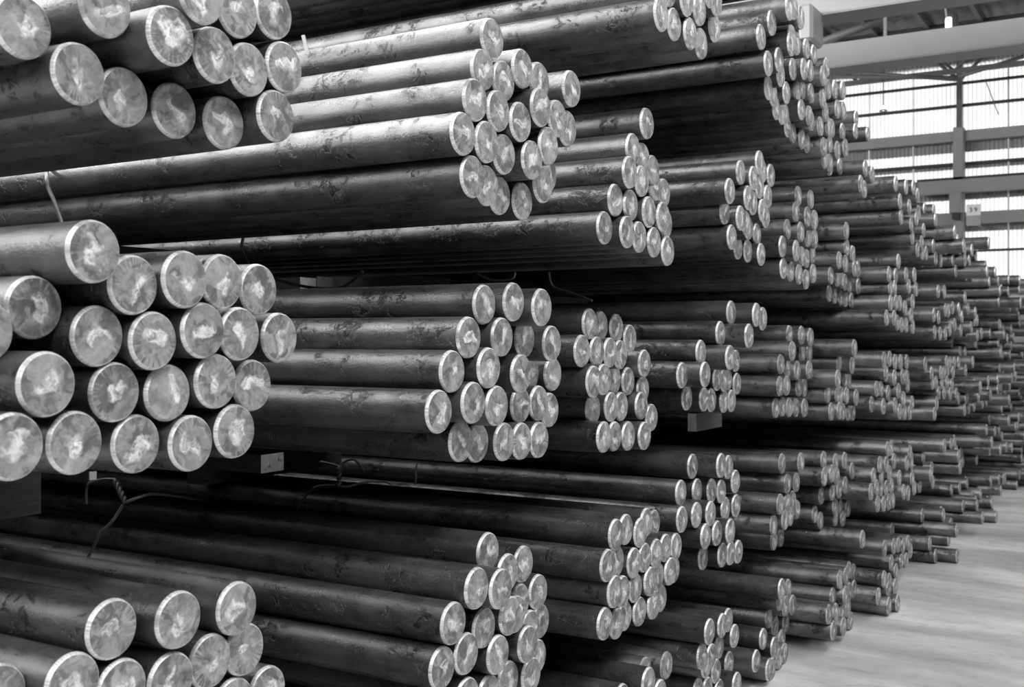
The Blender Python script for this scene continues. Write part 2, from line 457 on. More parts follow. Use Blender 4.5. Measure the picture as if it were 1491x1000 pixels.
# lamps under the roof
def high_bay(u, v, y, rad, label):
    p = unproject(u, v, y=y)
    t = empty('high_bay_lamp', p); tag(t, label, 'lamp', 'lamps under the roof')
    vs, fs = [], []
    n = 16
    prof = [(0.25, 1.2), (0.35, 0.7), (1.0, 0.0), (0.95, 0.0), (0.3, 0.66)]
    for (rr, zz) in prof:
        for k in range(n):
            vs.append((rr * rad * math.cos(2 * math.pi * k / n), rr * rad * math.sin(2 * math.pi * k / n), zz * rad))
    for j in range(len(prof) - 1):
        for k in range(n):
            fs.append((j * n + k, j * n + (k + 1) % n, (j + 1) * n + (k + 1) % n, (j + 1) * n + k))
    link('reflector', mesh('reflector', vs, fs, M_PAINT_LIGHT, True), t)
    bm = bmesh.new(); bmesh.ops.create_uvsphere(bm, u_segments=12, v_segments=8, radius=rad * 0.62, matrix=Matrix.Translation((0, 0, 0.05)))
    me = bpy.data.meshes.new('bulb'); bm.to_mesh(me); bm.free(); me.materials.append(M_GLOW)
    link('bulb', me, t)
    link('cord', tube('cord', [(0, 0, rad * 1.2), (0, 0, ROOF_Z - p.z)], 0.008, M_DARKSTEEL, 6, 1), t)
    return t
high_bay(1286, 162, 18.5, 0.07, 'small round lit lamp hanging before the bright wall sheets')
t = empty('floodlight', unproject(1382, 46, y=14.2)); tag(t, 'bright white lit floodlight above the far crane girder', 'lamp', 'lamps under the roof')
link('lamp_glass', boxes('lamp_glass', [(-0.04, 0.04, -0.05, 0.05, 0.0, 0.17)], M_GLOW, 0.02), t)
link('housing', boxes('housing', [(0.04, 0.10, -0.07, 0.07, -0.02, 0.2)], M_DARKSTEEL, 0.01), t)
link('bracket', tube('bracket', [(0.0, 0, 0.17), (-0.04, 0, 0.27), (0.05, 0, ROOF_Z - t.location.z)], 0.012, M_PAINT_LIGHT, 6, 2), t)
# bay sign
sp0, sp1 = unproject(1407, 298, y=19.0), unproject(1428, 328, y=19.0)
sg = empty('bay_sign', (sp0.x, 19.0, sp1.z)); tag(sg, 'white bay number sign hanging beside the far steel column', 'sign')
sw, sh = sp1.x - sp0.x, sp0.z - sp1.z
link('plate', boxes('plate', [(0, sw, -0.01, 0.01, sh * 0.47, sh)], M_WHITE, 0.004), sg)
link('lower_plate', boxes('lower_plate', [(0.0, sw, -0.008, 0.012, 0, sh * 0.46)], M_PAINT_LIGHT, 0.004), sg)
for ch, fx in (('3', 0.30), ('9', 0.64)):
    cu = bpy.data.curves.new('digit', 'FONT'); cu.body = ch; cu.size = sh * 0.30; cu.extrude = 0.001
    tmp = bpy.data.objects.new('tmp_digit', cu); C.objects.link(tmp)
    me = bpy.data.meshes.new_from_object(tmp.evaluated_get(bpy.context.evaluated_depsgraph_get()))
    bpy.data.objects.remove(tmp)
    me.materials.clear(); me.materials.append(M_INK)
    dgt = link('digit', me, sg, (sw * fx - 0.02, -0.014, sh * 0.64)); dgt.rotation_euler = (math.radians(90), 0, 0)
link('arm', boxes('arm', [(sw * 0.45, sw * 0.55, 0.01, 0.90, sh * 0.15, sh * 0.30)], M_BRACE), sg)

# ------------------------------------------------------------------ the bars
RAD, LEN, CH, CHX = 0.05, 6.0, 0.0040, 0.0075
def ring(n, rr, x):
    return [(x, rr * math.cos(2 * math.pi * k / n), rr * math.sin(2 * math.pi * k / n)) for k in range(n)]
def quads(n, a, b):
    return [(a + k, a + (k + 1) % n, b + (k + 1) % n, b + k) for k in range(n)]
def shaft_mesh(n=40):
    vs = ring(n, RAD, -CHX) + ring(n, RAD, -LEN)
    me = mesh('steel_bar', vs, quads(n, 0, n) + [tuple(range(n, 2 * n))], M_SHAFT, True)
    me.polygons[n].use_smooth = False
    return me
def rim_mesh(n=40):
    vs = ring(n, RAD, -CHX) + ring(n, RAD - CH * 0.35, -CHX * 0.35) + ring(n, RAD - CH, 0)
    return mesh('ground_rim', vs, [f[::-1] for f in quads(n, 0, n) + quads(n, n, 2 * n)], M_RIM, True)
def face_mesh(n=40):
    vs = [(0.0004, 0, 0)] + ring(n, RAD * 0.55, 0.0004) + ring(n, RAD - CH, 0)
    fs = [(0, 1 + k, 1 + (k + 1) % n) for k in range(n)] + [f[::-1] for f in quads(n, 1, 1 + n)]
    me = mesh('sawn_face', vs, fs, M_FACE)
    bm = bmesh.new(); bm.from_mesh(me); bmesh.ops.recalc_face_normals(bm, faces=bm.faces[:]); 
    if sum(f.normal.x for f in bm.faces) < 0: bmesh.ops.reverse_faces(bm, faces=bm.faces[:])
    bm.to_mesh(me); bm.free()
    return me
for_mesh = (shaft_mesh(), rim_mesh(), face_mesh())
proto = link('steel_bar', for_mesh[0])
link('ground_rim', for_mesh[1], proto); link('sawn_face', for_mesh[2], proto)

TIER = ['floor tier', 'second tier', 'eye-level tier', 'fourth tier', 'top tier']
COL = {'A': 'nearest bundle', 'B': 'second bundle', 'C': 'third bundle', 'D': 'fourth bundle', 'E': 'fifth bundle'}
ORD = ['first', 'second', 'third', 'fourth', 'fifth', 'sixth', 'seventh', 'eighth', 'ninth', 'tenth', 'eleventh', 'twelfth']
# bundle: [(row from top, place from left, x, y, z), ...], the 300 bars that show largest
BARS = {
'A1': [(0,0,-1.486,1.2,1.081), (0,1,-1.472,1.328,1.07), (0,2,-1.491,1.485,1.054), (1,0,-1.532,1.025,1.012), (1,1,-1.487,1.126,1.011), (1,2,-1.488,1.221,0.977), (1,3,-1.483,1.321,0.964), (1,4,-1.502,1.429,0.968), (1,5,-1.516,1.53,0.963), (2,0,-1.521,1.506,0.865), (3,0,-1.548,1.625,0.852)],
'A2': [(0,0,-1.452,1.138,1.694), (0,1,-1.463,1.334,1.659), (0,2,-1.48,1.437,1.66), (0,3,-1.529,1.58,1.652), (1,0,-1.519,0.994,1.568), (1,1,-1.53,1.088,1.606), (1,2,-1.475,1.234,1.646), (1,3,-1.473,1.385,1.571), (1,4,-1.485,1.486,1.565), (2,0,-1.455,1.056,1.488), (2,1,-1.494,1.178,1.561), (2,2,-1.479,1.279,1.553), (2,3,-1.484,1.426,1.479), (2,4,-1.531,1.641,1.558), (3,0,-1.442,0.991,1.4), (3,1,-1.467,1.115,1.394), (3,2,-1.499,1.216,1.468), (3,3,-1.498,1.327,1.462), (3,4,-1.514,1.548,1.466), (4,0,-1.504,1.264,1.378), (4,1,-1.488,1.371,1.371), (4,2,-1.483,1.472,1.385)],
'A3': [(0,0,-1.587,1.396,2.223), (0,1,-1.487,1.578,2.185), (1,0,-1.474,1.178,2.093), (1,1,-1.42,1.332,2.144), (1,2,-1.483,1.479,2.164), (2,0,-1.515,1.058,2.038), (2,1,-1.43,1.274,2.062), (2,2,-1.461,1.402,2.062), (2,3,-1.483,1.507,2.061), (2,4,-1.485,1.605,2.086), (3,0,-1.496,1.144,1.98), (3,1,-1.513,1.246,1.964), (3,2,-1.53,1.371,1.965), (3,3,-1.519,1.48,1.96), (3,4,-1.482,1.579,1.986)],
'B1': [(0,0,-1.493,2.361,1.012), (1,0,-1.433,2.116,0.893), (1,1,-1.416,2.19,0.962), (1,2,-1.41,2.289,0.942), (1,3,-1.481,2.438,0.946), (1,4,-1.505,2.558,0.945), (2,0,-1.446,2.19,0.802), (2,1,-1.456,2.284,0.841), (2,2,-1.449,2.397,0.847), (2,3,-1.492,2.496,0.824), (2,4,-1.539,2.597,0.831), (2,5,-1.538,2.697,0.838), (3,0,-1.446,2.089,0.794), (3,1,-1.453,2.345,0.76), (3,2,-1.482,2.543,0.735), (3,3,-1.539,2.652,0.746), (3,4,-1.574,2.772,0.733), (4,0,-1.454,2.206,0.69), (4,1,-1.474,2.334,0.659), (4,2,-1.508,2.484,0.651), (4,3,-1.517,2.621,0.625), (4,4,-1.555,2.72,0.646)],
'B2': [(0,0,-1.468,2.305,1.64), (0,1,-1.447,2.412,1.649), (0,2,-1.421,2.512,1.637), (1,0,-1.435,2.184,1.558), (1,1,-1.454,2.366,1.559), (1,2,-1.507,2.569,1.553), (1,3,-1.478,2.669,1.541), (2,0,-1.439,2.12,1.479), (2,1,-1.422,2.253,1.484), (2,2,-1.437,2.432,1.465), (2,3,-1.58,2.721,1.454), (2,4,-1.56,2.822,1.45), (3,0,-1.423,2.043,1.39), (3,1,-1.424,2.187,1.403), (3,2,-1.422,2.29,1.39), (3,3,-1.513,2.557,1.375), (3,4,-1.514,2.659,1.374), (3,5,-1.534,2.757,1.349), (4,0,-1.481,2.219,1.305), (4,1,-1.498,2.319,1.293), (4,2,-1.48,2.42,1.288), (4,3,-1.488,2.521,1.281), (4,4,-1.492,2.622,1.276)],
'B3': [(0,0,-1.417,2.26,2.284), (1,0,-1.411,2.208,2.197), (1,1,-1.415,2.309,2.191), (1,2,-1.413,2.398,2.24), (1,3,-1.425,2.506,2.231), (1,4,-1.412,2.661,2.24), (2,0,-1.393,2.147,2.112), (2,1,-1.397,2.256,2.106), (2,2,-1.397,2.361,2.097), (2,3,-1.388,2.448,2.148), (2,4,-1.407,2.572,2.142), (2,5,-1.431,2.672,2.135), (3,0,-1.392,2.095,2.025), (3,1,-1.394,2.199,2.022), (3,2,-1.413,2.309,2.01), (3,3,-1.4,2.424,2.011), (3,4,-1.497,2.677,2.013), (3,5,-1.402,2.513,2.06), (4,0,-1.401,2.149,1.934), (4,1,-1.427,2.252,1.927), (4,2,-1.47,2.38,1.92), (4,3,-1.473,2.499,1.918), (4,4,-1.459,2.585,1.971)],
'C0': [(0,0,-1.511,3.191,0.399), (0,1,-1.475,3.317,0.425), (1,0,-1.473,3.407,0.361)],
'C1': [(0,0,-1.491,3.105,0.941), (0,1,-1.507,3.211,0.94), (0,2,-1.521,3.355,0.906), (0,3,-1.544,3.454,0.924), (1,0,-1.461,2.987,0.869), (1,1,-1.534,3.2,0.837), (1,2,-1.519,3.299,0.816), (1,3,-1.526,3.4,0.815), (1,4,-1.613,3.675,0.883), (1,5,-1.528,3.502,0.812), (1,6,-1.537,3.603,0.813), (2,0,-1.462,3.038,0.78), (2,1,-1.483,3.137,0.758), (2,2,-1.526,3.448,0.726), (2,3,-1.549,3.726,0.796), (3,0,-1.473,2.991,0.691), (3,1,-1.516,3.163,0.647), (3,2,-1.546,3.286,0.64), (3,3,-1.535,3.344,0.723), (3,4,-1.545,3.551,0.723), (3,5,-1.539,3.652,0.721), (3,6,-1.574,3.766,0.703), (4,0,-1.541,3.392,0.633), (4,1,-1.534,3.493,0.635), (4,2,-1.577,3.652,0.62)],
'C2': [(0,0,-1.599,3.137,1.601), (0,1,-1.656,3.33,1.597), (0,2,-1.646,3.431,1.589), (1,0,-1.549,2.987,1.516), (1,1,-1.596,3.182,1.511), (1,2,-1.598,3.284,1.507), (1,3,-1.609,3.384,1.499), (1,4,-1.639,3.526,1.553), (2,0,-1.53,3.029,1.421), (2,1,-1.546,3.131,1.424), (2,2,-1.658,3.437,1.412), (2,3,-1.652,3.538,1.402), (2,4,-1.625,3.618,1.464), (3,0,-1.614,3.189,1.324), (3,1,-1.597,3.29,1.327), (3,2,-1.609,3.391,1.322), (3,3,-1.623,3.587,1.314), (3,4,-1.656,3.673,1.367), (4,0,-1.544,3.129,1.242), (4,1,-1.594,3.309,1.228), (4,2,-1.591,3.41,1.221), (4,3,-1.588,3.537,1.212), (4,4,-1.623,3.676,1.266)],
'C3': [(0,0,-1.437,3.22,2.24), (1,0,-1.45,3.143,2.148), (1,1,-1.463,3.244,2.135), (2,0,-1.427,3.07,2.064), (2,1,-1.439,3.185,2.052), (2,2,-1.471,3.341,2.109), (2,3,-1.503,3.433,2.067), (2,4,-1.514,3.534,2.059), (3,0,-1.452,3.021,1.975), (3,1,-1.45,3.125,1.97), (3,2,-1.432,3.226,1.958), (3,3,-1.427,3.327,1.951), (3,4,-1.461,3.427,1.94), (4,0,-1.462,2.967,1.887), (4,1,-1.435,3.068,1.881), (4,2,-1.44,3.169,1.874), (4,3,-1.436,3.274,1.865), (4,4,-1.497,3.498,1.868), (5,0,-1.438,3.39,1.845)],
'C4': [(0,0,-1.26,3.307,2.654), (0,1,-1.276,3.408,2.655), (1,0,-1.284,3.035,2.591), (1,1,-1.268,3.136,2.585), (1,2,-1.266,3.237,2.581), (1,3,-1.312,3.488,2.593), (2,0,-1.284,2.98,2.504), (2,1,-1.286,3.081,2.5), (2,2,-1.275,3.183,2.495), (2,3,-1.29,3.311,2.495)],
'D0': [(0,0,-1.51,3.963,0.438), (1,0,-1.544,3.971,0.337), (1,1,-1.571,4.265,0.385), (1,2,-1.583,4.366,0.383), (2,0,-1.559,4.055,0.28), (2,1,-1.59,4.192,0.277), (2,2,-1.615,4.347,0.271), (2,3,-1.583,4.444,0.299), (3,0,-1.6,4.073,0.168), (3,1,-1.599,4.172,0.146), (3,2,-1.595,4.259,0.197), (3,3,-1.622,4.485,0.168), (4,0,-1.598,4.3,0.104), (4,1,-1.558,4.401,0.112)],
'D1': [(0,0,-1.638,4.111,1.044), (0,1,-1.556,4.212,1.042), (0,2,-1.588,4.384,1.016), (1,0,-1.612,3.927,0.963), (1,1,-1.637,4.158,0.941), (1,2,-1.614,4.259,0.931), (1,3,-1.61,4.359,0.917), (1,4,-1.6,4.504,0.942), (2,0,-1.572,3.84,0.877), (2,1,-1.568,3.977,0.875), (2,2,-1.554,4.09,0.866), (2,3,-1.614,4.418,0.836), (2,4,-1.604,4.52,0.835), (3,0,-1.55,4.026,0.787), (3,1,-1.548,4.145,0.781), (3,2,-1.53,4.246,0.776), (4,0,-1.616,4.169,0.673), (4,1,-1.572,4.27,0.671), (4,2,-1.573,4.371,0.661), (5,0,-1.576,4.471,0.65)],
'D2': [(0,0,-1.557,4.331,1.659), (0,1,-1.483,4.432,1.651), (0,2,-1.5,4.562,1.637), (1,0,-1.554,4.199,1.573), (1,1,-1.47,4.299,1.563), (2,0,-1.586,4.068,1.498), (2,1,-1.502,4.167,1.477), (2,2,-1.687,4.752,1.451), (3,0,-1.6,3.91,1.413), (3,1,-1.546,4.011,1.414), (3,2,-1.648,4.415,1.381), (3,3,-1.655,4.516,1.373), (3,4,-1.705,4.696,1.367), (4,0,-1.644,4.066,1.318), (4,1,-1.648,4.263,1.302), (4,2,-1.655,4.363,1.294), (4,3,-1.669,4.551,1.279), (4,4,-1.671,4.652,1.276), (4,5,-1.697,4.795,1.346)],
'D3': [(0,0,-1.463,4.41,2.279), (0,1,-1.486,4.516,2.258), (0,2,-1.485,4.624,2.254), (1,0,-1.484,4.239,2.217), (1,1,-1.465,4.34,2.206), (1,2,-1.475,4.446,2.184), (1,3,-1.475,4.554,2.155), (2,0,-1.457,4.039,2.119), (2,1,-1.465,4.276,2.119), (2,2,-1.48,4.377,2.11), (2,3,-1.472,4.478,2.088), (2,4,-1.558,4.78,2.095), (3,0,-1.504,4.11,2.048), (3,1,-1.474,4.21,2.032), (3,2,-1.488,4.311,2.023), (3,3,-1.511,4.412,2.012), (3,4,-1.579,4.722,2.012), (4,0,-1.489,4.149,1.952), (4,1,-1.58,4.479,1.937), (4,2,-1.572,4.58,1.929), (4,3,-1.546,4.681,1.92)],
'D4': [(0,0,-1.3,4.287,2.862), (0,1,-1.312,4.385,2.89), (0,2,-1.333,4.55,2.894), (1,0,-1.349,4.215,2.791), (1,1,-1.347,4.47,2.796), (1,2,-1.484,4.942,2.779), (1,3,-1.357,4.572,2.794), (1,4,-1.462,5.042,2.797), (2,0,-1.364,4.13,2.718), (2,1,-1.323,4.384,2.744), (3,0,-1.439,4.45,2.592), (3,1,-1.353,4.185,2.626), (3,2,-1.47,4.609,2.598), (3,3,-1.352,4.317,2.668), (3,4,-1.411,4.527,2.658), (3,5,-1.46,4.766,2.634), (3,6,-1.485,5.08,2.618), (4,0,-1.485,4.701,2.556), (4,1,-1.502,4.834,2.559), (4,2,-1.518,4.934,2.578), (4,3,-1.533,5.024,2.534)],
'E0': [(0,0,-1.546,4.975,0.396), (1,0,-1.575,4.7,0.13), (1,1,-1.607,4.893,0.177), (1,2,-1.582,4.978,0.121), (2,0,-1.543,4.786,0.075), (2,1,-1.564,4.884,0.05)],
'E3': [(0,0,-1.541,4.971,1.975), (0,1,-1.507,5.071,1.961), (1,0,-1.55,5.014,1.878)],
}
ROWS = {'A1': 4, 'A2': 5, 'A3': 4, 'B1': 5, 'B2': 5, 'B3': 5, 'C0': 2, 'C1': 5, 'C2': 5, 'C3': 6, 'C4': 3, 'D0': 5, 'D1': 6, 'D2': 5, 'D3': 5, 'D4': 5, 'E0': 3, 'E3': 2}
first = True
for bundle, lst in BARS.items():
    tier, col = TIER[int(bundle[1])], COL[bundle[0]]
    nrow = ROWS[bundle]
    for (row, k, x, y, z) in lst:
        if first:
            o = proto; first = False
        else:
            o = proto.copy(); C.objects.link(o)
            for ch in proto.children:
                c = ch.copy(); C.objects.link(c); c.parent = o
        a = random.uniform(0, 2 * math.pi)
        o.location = (x, y, z); o.rotation_euler = (a, 0, 0)
        rw = 'top row' if row == 0 else ('bottom row' if row == nrow - 1 else ORD[row] + ' row down')
        tag(o, 'round steel bar, %s from left in %s of the %s, %s' % (ORD[k], rw, col, tier), 'steel bar', 'round steel bars in the %s' % tier)

# the many bars farther down the stack (and below the frame): one object
STUFF = [(-1.498,5.204,2.931),
(-1.506,5.361,2.939),
(-1.469,5.45,2.89),
(-1.461,5.142,2.81),
(-1.462,5.367,2.832),
(-1.516,5.114,2.713),
(-1.523,5.218,2.743),
(-1.508,5.319,2.742),
(-1.474,5.502,2.793),
(-1.496,5.711,2.836),
(-1.481,5.811,2.848),
(-1.479,5.42,2.734),
(-1.477,5.18,2.605),
(-1.497,5.281,2.599),
(-1.54,5.124,2.52),
(-1.525,5.225,2.507),
(-1.53,5.326,2.505),
(-1.48,5.382,2.589),
(-1.489,5.506,2.681),
(-1.498,5.591,2.626),
(-1.511,5.708,2.636),
(-1.491,5.744,2.74),
(-1.502,5.897,2.759),
(-1.537,6.021,2.669),
(-1.666,6.835,2.816),
(-1.746,7.177,2.962),
(-1.74,7.463,2.906),
(-1.475,5.426,2.494),
(-1.51,5.657,2.549),
(-1.497,5.769,2.53),
(-1.482,5.867,2.556),
(-1.497,5.518,2.45),
(-1.497,5.619,2.442),
(-1.526,5.72,2.442),
(-1.598,6.204,2.511),
(-1.576,5.048,0.326),
(-1.599,5.246,0.336),
(-1.587,5.167,0.272),
(-1.592,5.298,0.25),
(-1.635,5.328,0.153),
(-1.639,5.076,0.229),
(-1.645,5.188,0.166),
(-1.632,5.252,0.087),
(-1.589,5.153,0.05),
(-1.581,5.05,0.05),
(-1.627,5.242,0.944),
(-1.565,5.343,0.943),
(-1.627,5.33,0.838),
(-1.651,5.556,0.814),
(-1.587,5.085,0.77),
(-1.639,5.36,0.736),
(-1.654,5.502,0.729),
(-1.668,5.624,0.665),
(-1.62,5.087,0.669),
(-1.596,5.188,0.681),
(-1.644,5.428,0.66),
(-1.71,5.373,0.54),
(-1.804,5.788,0.481),
(-1.588,5.837,0.905),
(-1.605,6.142,0.864),
(-1.581,6.243,0.864),
(-1.569,6.363,0.795),
(-1.568,5.776,0.824),
(-1.561,5.903,0.829),
(-1.562,6.002,0.804),
(-1.597,6.043,0.712),
(-1.586,6.144,0.711),
(-1.578,6.245,0.726),
(-1.629,5.943,0.702),
(-1.618,6.178,0.615),
(-1.639,6.356,0.586),
(-1.632,6.515,0.554),
(-1.669,5.958,0.595),
(-1.663,6.047,0.548),
(-1.641,6.269,0.534),
(-1.637,6.424,0.51),
(-1.448,6.096,0.459),
(-1.568,5.308,2.246),
(-1.583,5.576,2.259),
(-1.543,5.188,2.155),
(-1.518,5.294,2.141),
(-1.512,5.395,2.134),
(-1.566,5.128,2.068),
(-1.532,5.229,2.063),
(-1.564,5.461,2.057),
(-1.559,5.562,2.056),
(-1.567,5.371,1.955),
(-1.576,5.472,1.952),
(-1.595,5.646,1.988),
(-1.547,5.115,1.869),
(-1.536,5.215,1.858),
(-1.557,5.405,1.843),
(-1.56,5.542,1.879),
(-1.551,6.162,2.146),
(-1.563,6.215,2.059),
(-1.576,6.401,2.035),
(-1.569,6.08,1.979),
(-1.561,6.181,1.964),
(-1.605,6.565,1.96),
(-1.611,6.666,1.961),
(-1.644,6.816,1.867),
(-1.601,6.028,1.892),
(-1.635,6.291,1.891),
(-1.635,6.392,1.886),
(-1.645,6.505,1.878),
(-1.648,6.616,1.872),
(-1.667,6.24,1.804),
(-1.69,6.443,1.798),
(-1.685,6.556,1.791),
(-1.684,6.667,1.785),
(-1.673,6.768,1.779),
(-1.677,5.527,1.569),
(-1.647,5.634,1.567),
(-1.629,5.734,1.556),
(-1.616,5.374,1.489),
(-1.694,5.808,1.467),
(-1.692,5.933,1.474),
(-1.641,5.267,1.425),
(-1.662,5.44,1.402),
(-1.641,5.54,1.388),
(-1.609,5.641,1.389),
(-1.63,5.22,1.32),
(-1.628,5.321,1.319),
(-1.674,5.676,1.294),
(-1.674,5.777,1.289),
(-1.66,5.247,1.212),
(-1.659,5.349,1.212),
(-1.655,5.449,1.203),
(-1.652,5.551,1.197),
(-1.636,5.652,1.191),
(-1.504,6.148,1.497),
(-1.602,6.202,1.412),
(-1.571,6.369,1.395),
(-1.52,5.866,1.337),
(-1.634,6.459,1.305),
(-1.637,6.561,1.301),
(-1.589,5.918,1.25),
(-1.587,6.117,1.235),
(-1.597,6.218,1.234),
(-1.589,6.319,1.225),
(-1.561,6.42,1.212),
(-1.579,5.954,1.156),
(-1.561,6.056,1.155),
(-1.595,6.255,1.139),
(-1.616,6.462,1.12),
(-1.615,6.563,1.113),
(-1.464,5.686,0.314),
(-1.514,6.012,0.266),
(-1.53,6.231,0.243),
(-1.53,6.135,0.274),
(-1.484,5.623,0.235),
(-1.448,5.736,0.226),
(-1.508,6.056,0.174),
(-1.509,6.157,0.167),
(-1.448,5.42,0.196),
(-1.447,5.54,0.178),
(-1.473,5.764,0.129),
(-1.469,5.865,0.13),
(-1.439,5.468,0.107),
(-1.444,5.677,0.078),
(-1.471,5.927,0.05),
(-1.482,6.304,2.504),
(-1.469,6.144,2.398),
(-1.473,6.243,2.38),
(-1.467,6.403,2.48),
(-1.449,6.935,2.491),
(-1.442,7.201,2.502),
(-1.437,7.4,2.523),
(-1.446,7.037,2.396),
(-1.44,7.285,2.386),
(-1.446,7.068,2.3),
(-1.434,7.518,2.483),
(-1.436,7.562,2.377),
(-1.435,7.322,2.275),
(-1.432,7.474,2.327),
(-1.43,7.703,2.269),
(-1.442,7.391,2.2),
(-1.425,7.606,2.179),
(-1.43,7.787,2.123),
(-1.436,7.686,2.117),
(-1.434,7.518,2.126),
(-1.479,7.154,2.032),
(-1.479,6.889,1.938),
(-1.486,7.112,1.94),
(-1.444,7.213,1.95),
(-1.438,7.436,1.96),
(-1.484,6.949,1.856),
(-1.479,7.05,1.86),
(-1.442,7.285,1.878),
(-1.437,7.479,1.868),
(-1.465,6.868,1.763),
(-1.462,7,1.769),
(-1.459,7.101,1.769),
(-1.439,7.39,1.785),
(-1.456,6.718,1.672),
(-1.454,6.913,1.673),
(-1.456,7.011,1.646),
(-1.448,7.199,1.741),
(-1.451,7.112,1.634),
(-1.444,7.213,1.631),
(-1.437,7.334,1.696),
(-1.442,7.406,1.625),
(-1.415,8.143,1.878),
(-1.411,8.36,1.883),
(-1.397,9.178,1.866),
(-1.418,8.004,1.709),
(-1.415,8.157,1.697),
(-1.41,8.398,1.753),
(-1.408,8.512,1.748),
(-1.405,8.669,1.774),
(-1.401,8.916,1.772),
(-1.399,9.045,1.711),
(-1.414,8.214,1.582),
(-1.41,8.398,1.582),
(-1.407,8.566,1.613),
(-1.404,8.75,1.649),
(-1.4,9.002,1.607),
(-1.417,8.024,1.591),
(-1.395,9.314,1.78),
(-1.39,9.649,1.754),
(-1.393,9.455,1.634),
(-1.389,9.749,1.568),
(-1.386,9.956,1.586),
(-1.458,6.663,1.423),
(-1.475,6.887,1.425),
(-1.464,6.986,1.404),
(-1.452,7.088,1.402),
(-1.45,7.261,1.399),
(-1.484,6.834,1.339),
(-1.457,6.937,1.311),
(-1.449,7.132,1.311),
(-1.444,7.233,1.302),
(-1.508,6.699,1.25),
(-1.506,6.799,1.244),
(-1.485,6.897,1.218),
(-1.449,7.015,1.226),
(-1.456,7.321,1.252),
(-1.527,6.653,1.16),
(-1.482,6.753,1.144),
(-1.459,6.962,1.14),
(-1.443,7.133,1.17),
(-1.442,7.384,1.131),
(-1.449,7.054,1.097),
(-1.447,7.185,1.083),
(-1.438,7.298,1.077),
(-1.425,7.731,1.376),
(-1.416,7.903,1.309),
(-1.423,7.979,1.243),
(-1.418,8.081,1.239),
(-1.417,8.099,1.095),
(-1.417,8.023,1.027),
(-1.41,8.217,1.307),
(-1.412,8.357,1.303),
(-1.414,8.507,1.314),
(-1.405,8.693,1.294),
(-1.415,8.285,1.232),
(-1.409,8.458,1.226),
(-1.405,8.647,1.204),
(-1.416,8.174,1.163),
(-1.412,8.352,1.156),
(-1.406,8.57,1.139),
(-1.403,8.821,1.127),
(-1.407,8.427,1.376),
(-1.41,8.595,1.365),
(-1.41,8.768,1.362),
(-1.402,8.905,1.359),
(-1.397,9.21,1.296),
(-1.392,9.537,1.354),
(-1.458,6.755,0.888),
(-1.461,6.856,0.887),
(-1.455,6.913,0.803),
(-1.456,6.541,0.821),
(-1.452,6.696,0.806),
(-1.462,6.827,0.737),
(-1.462,6.612,0.749),
(-1.471,6.458,0.761),
(-1.458,6.337,0.685),
(-1.47,6.526,0.686),
(-1.478,6.668,0.665),
(-1.468,6.769,0.654),
(-1.463,6.883,0.652),
(-1.483,6.612,0.581),
(-1.471,6.713,0.569),
(-1.464,6.82,0.567),
(-1.465,6.925,0.56),
(-1.44,7.308,0.821),
(-1.442,7.224,0.762),
(-1.446,7.379,0.747),
(-1.431,7.332,0.657),
(-1.437,7.43,0.582),
(-1.444,7.142,0.589),
(-1.441,7.258,0.567),
(-1.447,7.029,0.69),
(-1.458,6.675,0.314),
(-1.452,6.893,0.288),
(-1.449,7.011,0.278),
(-1.454,6.835,0.199),
(-1.451,6.952,0.127),
(-1.447,7.091,0.163),
(-1.446,7.135,0.254),
(-1.384,6.325,0.205),
(-1.454,6.779,0.099),
(-1.375,6.396,0.132),
(-1.438,6.868,0.05),
(-1.397,6.248,0.123),
(-1.358,6.326,0.059),
(-1.338,6.454,0.05),
(-1.441,7.254,0.255),
(-1.442,7.333,0.191),
(-1.444,7.218,0.15),
(-1.511,9.677,1.433),
(-1.488,9.784,1.432),
(-1.565,9.624,1.521),
(-1.418,9.835,1.518),
(-1.445,9.572,1.609),
(-1.41,9.733,1.692),
(-1.403,9.833,1.697),
(-1.575,9.776,1.785),
(-1.385,11.129,1.411),
(-1.537,11.235,1.41),
(-1.407,11.341,1.41),
(-1.581,11.07,1.494),
(-1.411,11.185,1.497),
(-1.503,11.289,1.498),
(-1.454,11.397,1.503),
(-1.461,11.033,1.59),
(-1.357,11.14,1.587),
(-1.419,11.244,1.586),
(-1.392,11.09,1.677),
(-1.409,11.297,1.673),
(-1.48,11.4,1.671),
(-1.5,12.195,1.371),
(-1.442,12.303,1.376),
(-1.469,12.403,1.364),
(-1.505,12.151,1.459),
(-1.563,12.251,1.46),
(-1.435,12.35,1.464),
(-1.311,12.454,1.453),
(-1.441,12.088,1.543),
(-1.468,12.192,1.551),
(-1.479,12.296,1.549),
(-1.429,12.487,1.552),
(-1.49,12.145,1.639),
(-1.642,12.244,1.637),
(-1.436,12.355,1.635),
(-1.41,9.249,0.984),
(-1.547,9.347,0.984),
(-1.445,9.448,0.985),
(-1.424,9.546,0.982),
(-1.444,9.196,1.072),
(-1.407,9.298,1.072),
(-1.414,9.4,1.073),
(-1.346,9.501,1.076),
(-1.542,9.601,1.065),
(-1.296,9.247,1.165),
(-1.347,9.348,1.158),
(-1.398,9.45,1.162),
(-1.483,9.553,1.159),
(-1.442,9.943,0.973),
(-1.405,10.15,0.989),
(-1.436,10.253,0.984),
(-1.307,9.896,1.071),
(-1.491,10.085,1.072),
(-1.426,10.204,1.079),
(-1.441,9.953,1.162),
(-1.494,10.13,1.159),
(-1.438,10.631,0.983),
(-1.263,10.732,0.992),
(-1.309,10.838,0.982),
(-1.526,10.938,0.987),
(-1.421,10.586,1.072),
(-1.448,10.785,1.077),
(-1.378,10.886,1.071),
(-1.398,10.992,1.073),
(-1.423,10.623,1.164),
(-1.439,10.722,1.157),
(-1.384,10.932,1.161),
(-1.473,11.822,0.985),
(-1.445,11.574,1.081),
